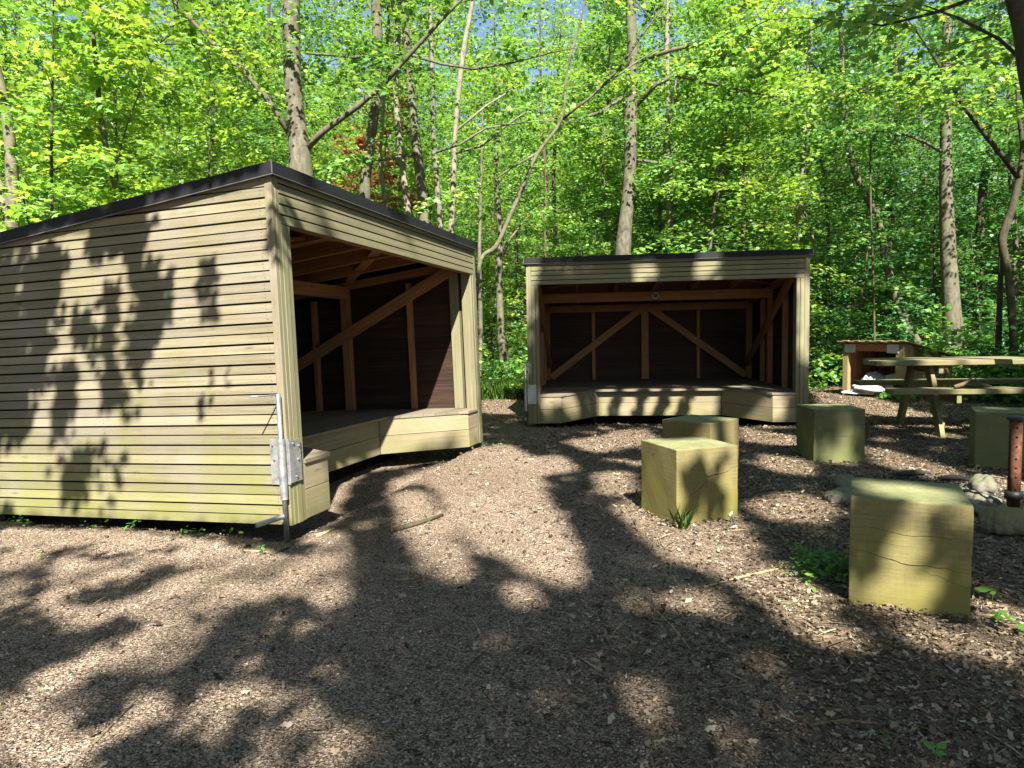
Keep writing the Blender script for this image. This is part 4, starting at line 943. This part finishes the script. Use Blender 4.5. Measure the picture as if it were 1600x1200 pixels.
gx_, gy_ = r.uniform(-5.5, 11.0, NL), r.uniform(.6, 15.0, NL)
h_ = np.where((gx_ + .15 * gy_ < -.6) & (gy_ > 3.7), r.uniform(4.4, 6.6, NL), r.uniform(9.0, 13.0, NL))
h_ = np.where(gy_ > 8.0, np.maximum(h_, 6.2), h_); h_ = np.where(gy_ > 12.5, h_ + 1.2, h_)
P = np.stack([gx_ - SUN_K[0] * h_, gy_ - SUN_K[1] * h_, h_], -1)
N = np.array(sun_dir)[None] + r.normal(0, .35, (NL, 3)); A = r.normal(0, 1, (NL, 3)) + np.array([0, 0, -.4]); S = r.uniform(.10, .18, NL)
nn = norm(N); aa = norm(A - nn * np.sum(A * nn, -1, keepdims=True)); sd_ = np.cross(aa, nn)
bad = ((gx_ < -2.2) & (gy_ > 7.3)) | (gy_ > 12.4); out_ = bad.copy()
for ox, oy in ((0, 0), (0, .5), (0, 1.0), (.42, .45), (-.42, .45)):
    q = P + S[:, None] * (sd_ * ox + aa * oy); bad |= lit(q[:, 0] + SUN_K[0] * q[:, 2], q[:, 1] + SUN_K[1] * q[:, 2])
small = bad.copy(); S = np.where(small, S * .42, S); b2 = np.zeros(NL, bool)      # only small leaves reach into the edges of the gaps
for ox, oy in ((0, 0), (0, .5), (0, 1.0), (.42, .45), (-.42, .45)):
    q = P + S[:, None] * (sd_ * ox + aa * oy); b2 |= lit(q[:, 0] + SUN_K[0] * q[:, 2], q[:, 1] + SUN_K[1] * q[:, 2])
bad = (small & b2) | out_
mott = np.sin(9.1 * gx_ + 3.7 * gy_ + 1) * np.sin(4.3 * gx_ - 10.7 * gy_) + .6 * np.sin(17 * gx_ + 5 * gy_) * np.sin(6 * gx_ - 19 * gy_ + 2)
sel = bad & ~out_ & (gx_ < -.38) & (gy_ < 3.95) & (mott > .22) & (r.uniform(0, 1, NL) < .75)
S = np.where(sel, r.uniform(.06, .09, NL), S); bad &= ~sel
# lower sprigs whose leaves throw sharper shadows on the nearer shelter's wall
nc = 12; cx, cy = r.uniform(-3.6, -1.9, nc), r.uniform(4.0, 6.6, nc); per = 9
lx_, ly_ = np.repeat(cx, per) + r.normal(0, .055, nc * per), np.repeat(cy, per) + r.normal(0, .12, nc * per); lh = np.repeat(r.uniform(3.8, 5.0, nc), per) + r.normal(0, .1, nc * per)
q = np.stack([lx_ - SUN_K[0] * lh, ly_ - SUN_K[1] * lh, lh], -1); m_ = nc * per
P = np.concatenate([P, q]); N = np.concatenate([N, np.array(sun_dir)[None] + r.normal(0, .5, (m_, 3))]); A = np.concatenate([A, r.normal(0, .6, (m_, 3)) + np.array([0, 0, -1])]); S = np.concatenate([S, r.uniform(.05, .10, m_)]); bad = np.concatenate([bad, np.zeros(m_, bool)])
# thicker tufts where the gaps hold dark islands
for l, p in LIGHT_GAPS:
    if l: continue
    a_ = np.array(p); lo, hi = a_.min(0), a_.max(0); n_ = int(np.prod(hi - lo) * (450 if hi[1] < 4.2 and lo[0] < -.5 else 620 if lo[0] < -1 else 1500)) + 30
    dx_, dy_ = r.uniform(lo[0], hi[0], n_), r.uniform(lo[1], hi[1], n_); i_ = in_poly(dx_, dy_, p); dx_, dy_ = dx_[i_], dy_[i_]
    m_ = len(dx_); lh = r.uniform(0, .5, m_) + (4.5 if lo[0] < -1.5 and lo[1] > 3.9 else 5.6)
    q = np.stack([dx_ - SUN_K[0] * lh, dy_ - SUN_K[1] * lh, lh], -1)
    P = np.concatenate([P, q]); N = np.concatenate([N, np.array(sun_dir)[None] + r.normal(0, .4, (m_, 3))]); A = np.concatenate([A, r.normal(0, 1, (m_, 3))]); S = np.concatenate([S, r.uniform(.06, .10, m_)]); bad = np.concatenate([bad, np.zeros(m_, bool)])
keep = ~bad; P, N, A, S = P[keep], N[keep], A[keep], S[keep]
own = np.argmin(np.stack([(P[:, 0] - tx) ** 2 + .25 * (P[:, 1] - ty) ** 2 for tx, ty in TRUNKS]), 0)
for k, (tx, ty) in enumerate(TRUNKS):
    t = thing("overhanging_tree", ("tall tree left of the camera, its crown spread over the nearer shelter", "tall tree behind the camera, its crown spread over the clearing", "tall tree right of the camera, its crown spread over the fire place")[k], "tree", (tx, ty, 0))
    s_ = own == k; o0 = np.array([tx, ty, 0])
    b = MB(); b.tube([(0, 0, -.1), (0, 0, 1), (.05, .1, 3), (.0, .3, 5.2), (.1, .5, 9.5), (.1, .6, 13)], [.24, .19, .17, .14, .09, .03], 12)
    idx = np.where(s_)[0]
    for q in r.choice(idx, 40, replace=False):
        e = P[q] - o0; st_ = np.array([0, .3, min(5.2, e[2] - 1.2)]); mid = st_ * .45 + e * .55 + np.array([0, 0, .5])
        tt_ = np.linspace(.15, 1, 14)[:, None]; pp_ = o0 + np.where(tt_ < .5, st_ + (mid - st_) * tt_ * 2, mid + (e - mid) * (tt_ * 2 - 1))
        if lit(pp_[:, 0] + SUN_K[0] * pp_[:, 2], pp_[:, 1] + SUN_K[1] * pp_[:, 2]).any(): continue
        b.tube([tuple(st_), tuple(mid), tuple(e)], [.045, .028, .008], 6, cap=False)
    link("trunk", b.mesh("trunk", True), M['bark'], t)
    link("crown", leaf_mesh("crown", P[s_] - o0, N[s_], A[s_], S[s_], r.uniform(0, 1, s_.sum()), KITE, .12), M['canopy'], t)

# the wood goes on round the clearing, beside and behind the camera
r = np.random.default_rng(77)
for k in range(34):
    if k < 18: x, y = r.uniform(-28, 28), r.uniform(-48, -27)
    else:
        x = (-1 if k % 2 else 1) * r.uniform(9.5, 17); y = r.uniform(-12, 6)
        if abs(x) < .8 * y + 4.5: y -= 8
    plant('tall' if k % 3 else 'mid', k, x, y, r.uniform(.9, 1.2) * (1 if k % 3 else 1.3), r.uniform(0, 6.3), "surrounding_tree", "tree of the surrounding wood beyond the picture's edges", "tree", "trees round the clearing outside the picture", M['leaf_deep'])

# ------------------------------------------------------------------ ground cover
def blades(name, label, xy, h, spread, seed, mat, parent=None, w=.006, n=6):
    r = np.random.default_rng(seed); N_ = len(xy) * n
    bx_, by_ = np.repeat(xy[:, 0], n) + r.normal(0, spread, N_), np.repeat(xy[:, 1], n) + r.normal(0, spread, N_)
    hh = h * r.uniform(.5, 1.2, N_); az = r.uniform(0, 6.28, N_); bend = r.uniform(.1, .7, N_) * hh; z0 = gz(bx_, by_)
    d = np.stack([np.cos(az), np.sin(az)], -1); p = np.stack([-d[:, 1], d[:, 0]], -1) * w
    V = np.zeros((N_, 5, 3)); B = np.stack([bx_, by_], -1)
    V[:, 0, :2] = B - p; V[:, 1, :2] = B + p; V[:, 2, :2] = B + d * (bend * .35)[:, None] + p * .8; V[:, 3, :2] = B + d * bend[:, None]; V[:, 4, :2] = B + d * (bend * .35)[:, None] - p * .8
    V[:, 0, 2] = V[:, 1, 2] = z0 - .01; V[:, 2, 2] = V[:, 4, 2] = z0 + hh * .6; V[:, 3, 2] = z0 + hh
    return link(name, from_numpy(name, V.reshape(-1, 3), np.arange(N_ * 5), 5, r.uniform(0, 1, N_)), mat, parent)
r = np.random.default_rng(31)
xy = np.stack([r.uniform(-1.15, .75, 3200), r.uniform(12.3, 14.6, 3200)], -1)
tag(blades("grass", "", xy, .24, .05, 1, M['grass'], w=.0032), "bright tall grass in the gap between the two shelters", "grass", kind='stuff')
tag(blades("grass_tuft", "", np.array([[1.02, 4.02], [1.0, 3.98], [.99, 4.03]]), .14, .022, 2, M['grass'], w=.0012, n=9), "small tuft of grass at the foot of the leaf-dappled timber block", "grass tuft")
def herbs(name, xy, zlo, zhi, size, seed, mat, per=7, spread=.06, shape=OVAL):
    r = np.random.default_rng(seed); n = len(xy) * per
    P = np.zeros((n, 3)); P[:, 0] = np.repeat(xy[:, 0], per) + r.normal(0, spread, n); P[:, 1] = np.repeat(xy[:, 1], per) + r.normal(0, spread, n)
    P[:, 2] = gz(P[:, 0], P[:, 1]) + r.uniform(zlo, zhi, n)
    return link(name, leaf_mesh(name, P, np.array([0, -.2, 1.0]) + r.normal(0, .4, (n, 3)), r.normal(0, 1, (n, 3)), size * r.uniform(.6, 1.3, n), r.uniform(0, 1, n), shape), mat)
n = 5200; xx, yy = r.uniform(-16, 22, n), 11.6 + 18 * r.uniform(0, 1, n) ** 1.6
edge = 12.6 - .22 * np.clip(xx - 4, 0, 9) + .25 * np.sin(xx * 1.7) - 1.6 * ((xx < -3.5))
k_ = (yy > edge) & ~((xx > -1.0) & (xx < .6) & (yy < 14.0)); k_ &= ~((xx > 5.4) & (xx < 7.9) & (yy < 13.0) & (yy > 10.9))
xy = np.stack([xx[k_], yy[k_]], -1)
tag(herbs("undergrowth", xy, .03, .32, .085, 3, M['herb'], 11, .13, KITE), "low green undergrowth carpeting the floor of the wood", "undergrowth", kind='stuff')
xx, yy = r.uniform(6.7, 12, 420), r.uniform(8.6, 11.8, 420); k_ = (xx > 6.2 + (11.8 - yy) * .55)
tag(herbs("ground_herbs", np.stack([xx[k_], yy[k_]], -1), .02, .20, .075, 4, M['herb'], 9, .1), "low herbs creeping in under the picnic table at the right", "undergrowth", kind='stuff')
xy = np.stack([1.53 + r.normal(0, .10, 44), 3.27 + r.normal(0, .11, 44)], -1)
tag(herbs("weed_patch", xy, .01, .07, .030, 5, M['herb'], 10, .03), "patch of small green weeds at the left foot of the nearest timber block", "weeds", kind='stuff')
xy = np.stack([6.15 + r.normal(0, .16, 26), 10.9 + r.normal(0, .12, 26)], -1)
tag(herbs("weed_patch", xy, .02, .12, .06, 6, M['herb'], 8, .05), "patch of weeds before the sill of the firewood store", "weeds", kind='stuff')
def seedling(label, u, v, seed, size=.06, nl=5):
    p = on_ground(u, v); r = np.random.default_rng(seed); t = thing("seedling", label, "seedling", (p.x, p.y, float(gz(p.x, p.y))))
    b = MB(); b.tube([(0, 0, -.01), (.004, .003, .05)], [.002, .0015], 5); link("stem", b.mesh("stem"), M['herb'], t)
    az = np.linspace(0, 6.28, nl, endpoint=False) + r.uniform(0, 1, nl); d = np.stack([np.cos(az), np.sin(az), np.full(nl, .25)], -1)
    link("leaves", leaf_mesh("leaves", np.array([[0, 0, .05]]) + d * .005, np.array([0, 0, 1.0]) + r.normal(0, .25, (nl, 3)), d, size * r.uniform(.7, 1.2, nl), r.uniform(.5, 1, nl), OVAL), M['herb'], t)
for k, (lab, u, v, s) in enumerate((("seedling low in the bottom right corner, left of its neighbour", 1385, 1165, .024), ("seedling right at the bottom edge beside another seedling", 1462, 1190, .032), ("larger leaved seedling near the right edge below the nearest block", 1560, 985, .055), ("second large leaved seedling touching the right edge", 1592, 1000, .055), ("small seedling right of the base of the nearest block", 1550, 945, .055),
    ("tiny seedling on the sunlit ground below the nearer shelter", 150, 872, .03), ("tiny seedling near the foot of the steel stand", 408, 868, .03), ("tiny seedling on the ground under the left of the wall, farthest left", 65, 875, .03))):
    seedling(lab, u, v, 60 + k, s)
# sticks and stalks one can pick out, plus one dark rod for a shadow
def stick(name, label, pts, w, mat, cat="stick", lift=0.0):
    P = [on_ground(u, v) for u, v in pts]; rad = w / 2 * P[0].y / F_PX
    P = [Vector((p.x, p.y, float(gz(p.x, p.y)) + rad * .8 + lift)) for p in P]
    b = MB(); b.tube(P, [rad] * (len(P) - 1) + [rad * .5], 7); tag(b.build(name, mat, None, smooth=True), label, cat)
stick("dead_branch", "dark knobbly dead branch lying in the sunlit patch at the centre", [(615, 829), (640, 822), (668, 814), (692, 805)], 8, M['bark_dark'], "branch")
stick("short_stick", "short pale stick alone on the shaded ground below the centre", [(620, 911), (640, 910), (659, 907)], 4.5, M['stick'])
stick("dry_stalk", "long straw-coloured stalk pointing at the weeds by the nearest block", [(1100, 914), (1150, 902), (1200, 893), (1245, 885)], 3.6, M['straw'], "stalk")
stick("bent_stalk", "folded thin stalk on the shaded ground right of centre", [(1008, 934), (1035, 960), (1058, 985), (1078, 1012)], 2.6, M['straw'], "stalk")
stick("dry_twig", "brown twig on the ground at the bottom left", [(145, 1160), (170, 1135), (208, 1100)], 4.5, M['stick'], "twig")
stick("wood_splinter", "pale wood splinter by the foot of the steel stand", [(494, 838), (507, 834), (521, 827)], 5, M['straw'], "splinter")
stick("dark_twig", "dark twig under the edge of the nearer shelter wall, left of the stand", [(424, 868), (440, 862), (453, 856)], 4, M['bark_dark'], "twig")  # dark rod laid where the stand handle casts its shadow
stick("thin_stick", "thin stick left of the dark twig under the wall edge", [(380, 861), (400, 862), (420, 864)], 3.5, M['straw'])
stick("curled_stalk", "curled pale stalk on the ground before the picnic table", [(1476, 720), (1468, 710), (1470, 704), (1485, 714), (1492, 722)][1:], 1.8, M['straw'], "stalk")
stick("fallen_branch", "thin fallen branch lying across the leaf mould at the lower right", [(1265, 1130), (1320, 1122), (1370, 1128), (1430, 1130)], 4, M['stick'], "branch")
stick("ground_stick", "straight stick right of the base of the nearest block", [(1525, 968), (1560, 970), (1600, 974)], 4.5, M['stick'])
stick("short_twig", "forked short twig on the mould in the lower right quarter", [(1140, 1060), (1155, 1048), (1168, 1034)], 3.5, M['stick'], "twig")
lump("flat_stone", M['pebble'], on_ground(404, 984) + Vector((0, 0, .008)), (.030, .018, .012), 77, "small flat pale stone alone on the ground at the lower left", "stone", rough=.15)

# loose wood chips, dead leaves and twigs on the clearing floor
BLOCKS = ((1.432, 2.862, -.464), (.984, 4.077, .315), (1.516, 5.191, .762), (2.650, 5.965, -.067), (3.829, 5.609, -.5))
def scatter_bits(name, label, n, seed, dens, smin, smax, aspect, mat, shape, lift=.006, tilt=.35, around=False, reach=7.0, pw=1.8):
    r = np.random.default_rng(seed); x, y = r.uniform(-5, 10, n * 4), 1.5 + reach * r.uniform(0, 1, n * 4) ** pw
    k_ = (np.abs(x) < .8 * y + .25) & (r.uniform(0, 1, n * 4) < dens(x, y)); x, y = x[k_][:n], y[k_][:n]; n = len(x)
    zl = r.uniform(.001, lift, n)
    if around:
        ex, ey, ez = [], [], []
        for bx_, by_, yaw in BLOCKS:
            k2 = 420; side_ = r.integers(0, 4, k2); tt_ = r.uniform(-.02, .46, k2); oo_ = np.abs(r.normal(0, .035, k2)); lxx = np.choose(side_, [tt_, tt_, -oo_, .439 + oo_]); lyy = np.choose(side_, [-oo_, .439 + oo_, tt_, tt_])
            ex.append(bx_ + lxx * math.cos(yaw) - lyy * math.sin(yaw)); ey.append(by_ + lxx * math.sin(yaw) + lyy * math.cos(yaw)); ez.append(np.maximum(0, .028 - oo_ * .5) * r.uniform(0, 1, k2) + .002)
        x, y, zl = np.concatenate([x] + ex), np.concatenate([y] + ey), np.concatenate([zl] + ez); n = len(x)
    P = np.stack([x, y, gz(x, y) + zl], -1); s = smin + (smax - smin) * r.uniform(0, 1, n) ** 2.2
    sh = shape * np.array([aspect, 1])
    o = link(name, leaf_mesh(name, P, np.array([0, 0, 1.0]) + r.normal(0, tilt, (n, 3)), r.normal(0, 1, (n, 3)) * np.array([1, 1, .15]), s, r.uniform(0, 1, n), sh, r.uniform(.1, .5)), mat)
    return tag(o, label, "litter", kind='stuff')
def right(x, y): return 1 / (1 + np.exp(-(x - .75 + .3 * np.sin(3 * y)) * 2.6))
scatter_bits("wood_chip_litter", "fine wood chips covering the trodden clearing", 230000, 41, lambda x, y: 1 - .6 * right(x, y), .0035, .013, 1.0, M['chips'], KITE, .006, .4)
scatter_bits("dead_leaf_litter", "dead leaves and bark flakes over the right of the clearing", 110000, 42, lambda x, y: .05 + right(x, y), .010, .042, .8, M['litter'], DRY, .016, .46, True, 11.0, 2.0)
scatter_bits("twig_litter", "thin dry twigs strewn over the clearing floor", 9000, 43, lambda x, y: .10 + right(x, y), .03, .20, .085, M['twigs'], OVAL, .014, .12, False, 10.0, 1.8)
scatter_bits("far_chip_litter", "coarser chips and leaves on the ground before the far shelter", 45000, 44, lambda x, y: np.clip((y - 5.5) / 2, 0, 1), .012, .04, .9, M['litter'], KITE, .014, .45, False, 11.5, .9)
# soot and charcoal among the fire stones, weeds along the bases
r = np.random.default_rng(91); n = 2600; x, y = 3.12 + r.normal(0, .17, n) , 4.75 + r.normal(0, .28, n)
tag(link("charcoal_bits", leaf_mesh("charcoal_bits", np.stack([x, y, gz(x, y) + r.uniform(.002, .022, n)], -1), np.array([0, 0, 1.0]) + r.normal(0, .5, (n, 3)), r.normal(0, 1, (n, 3)), r.uniform(.008, .03, n), r.uniform(0, 1, n), KITE), M['char']), "soot and charcoal bits among the fire stones", "ash", kind='stuff')
w_ = near_hut.matrix_world
pts = [w_ @ Vector((-.03 + r.normal(0, .03), r.uniform(.3, 2.6), 0)) for _ in range(16)] + [far_hut.matrix_world @ Vector((r.uniform(3.3, 3.6), r.uniform(-.05, .3), 0)) for _ in range(10)] + [w_ @ Vector((r.uniform(3.4, 3.7), r.uniform(-.1, .3), 0)) for _ in range(8)] + [Vector((r.uniform(-.5, .2), r.uniform(7.2, 9), 0)) for _ in range(14)]
tag(herbs("small_weeds", np.array([(p.x, p.y) for p in pts]), .005, .05, .028, 92, M['herb'], 6, .03), "tiny weeds sprouting along the shelter bases", "weeds", kind='stuff')
xy = np.stack([r.uniform(-1.4, 1.2, 260), r.uniform(14.2, 16.5, 260)], -1)
tag(herbs("tall_herbs", xy, .1, .62, .085, 95, M['herb'], 12, .12, OVAL), "bright leafy herbs standing behind the grass between the shelters", "undergrowth", kind='stuff')
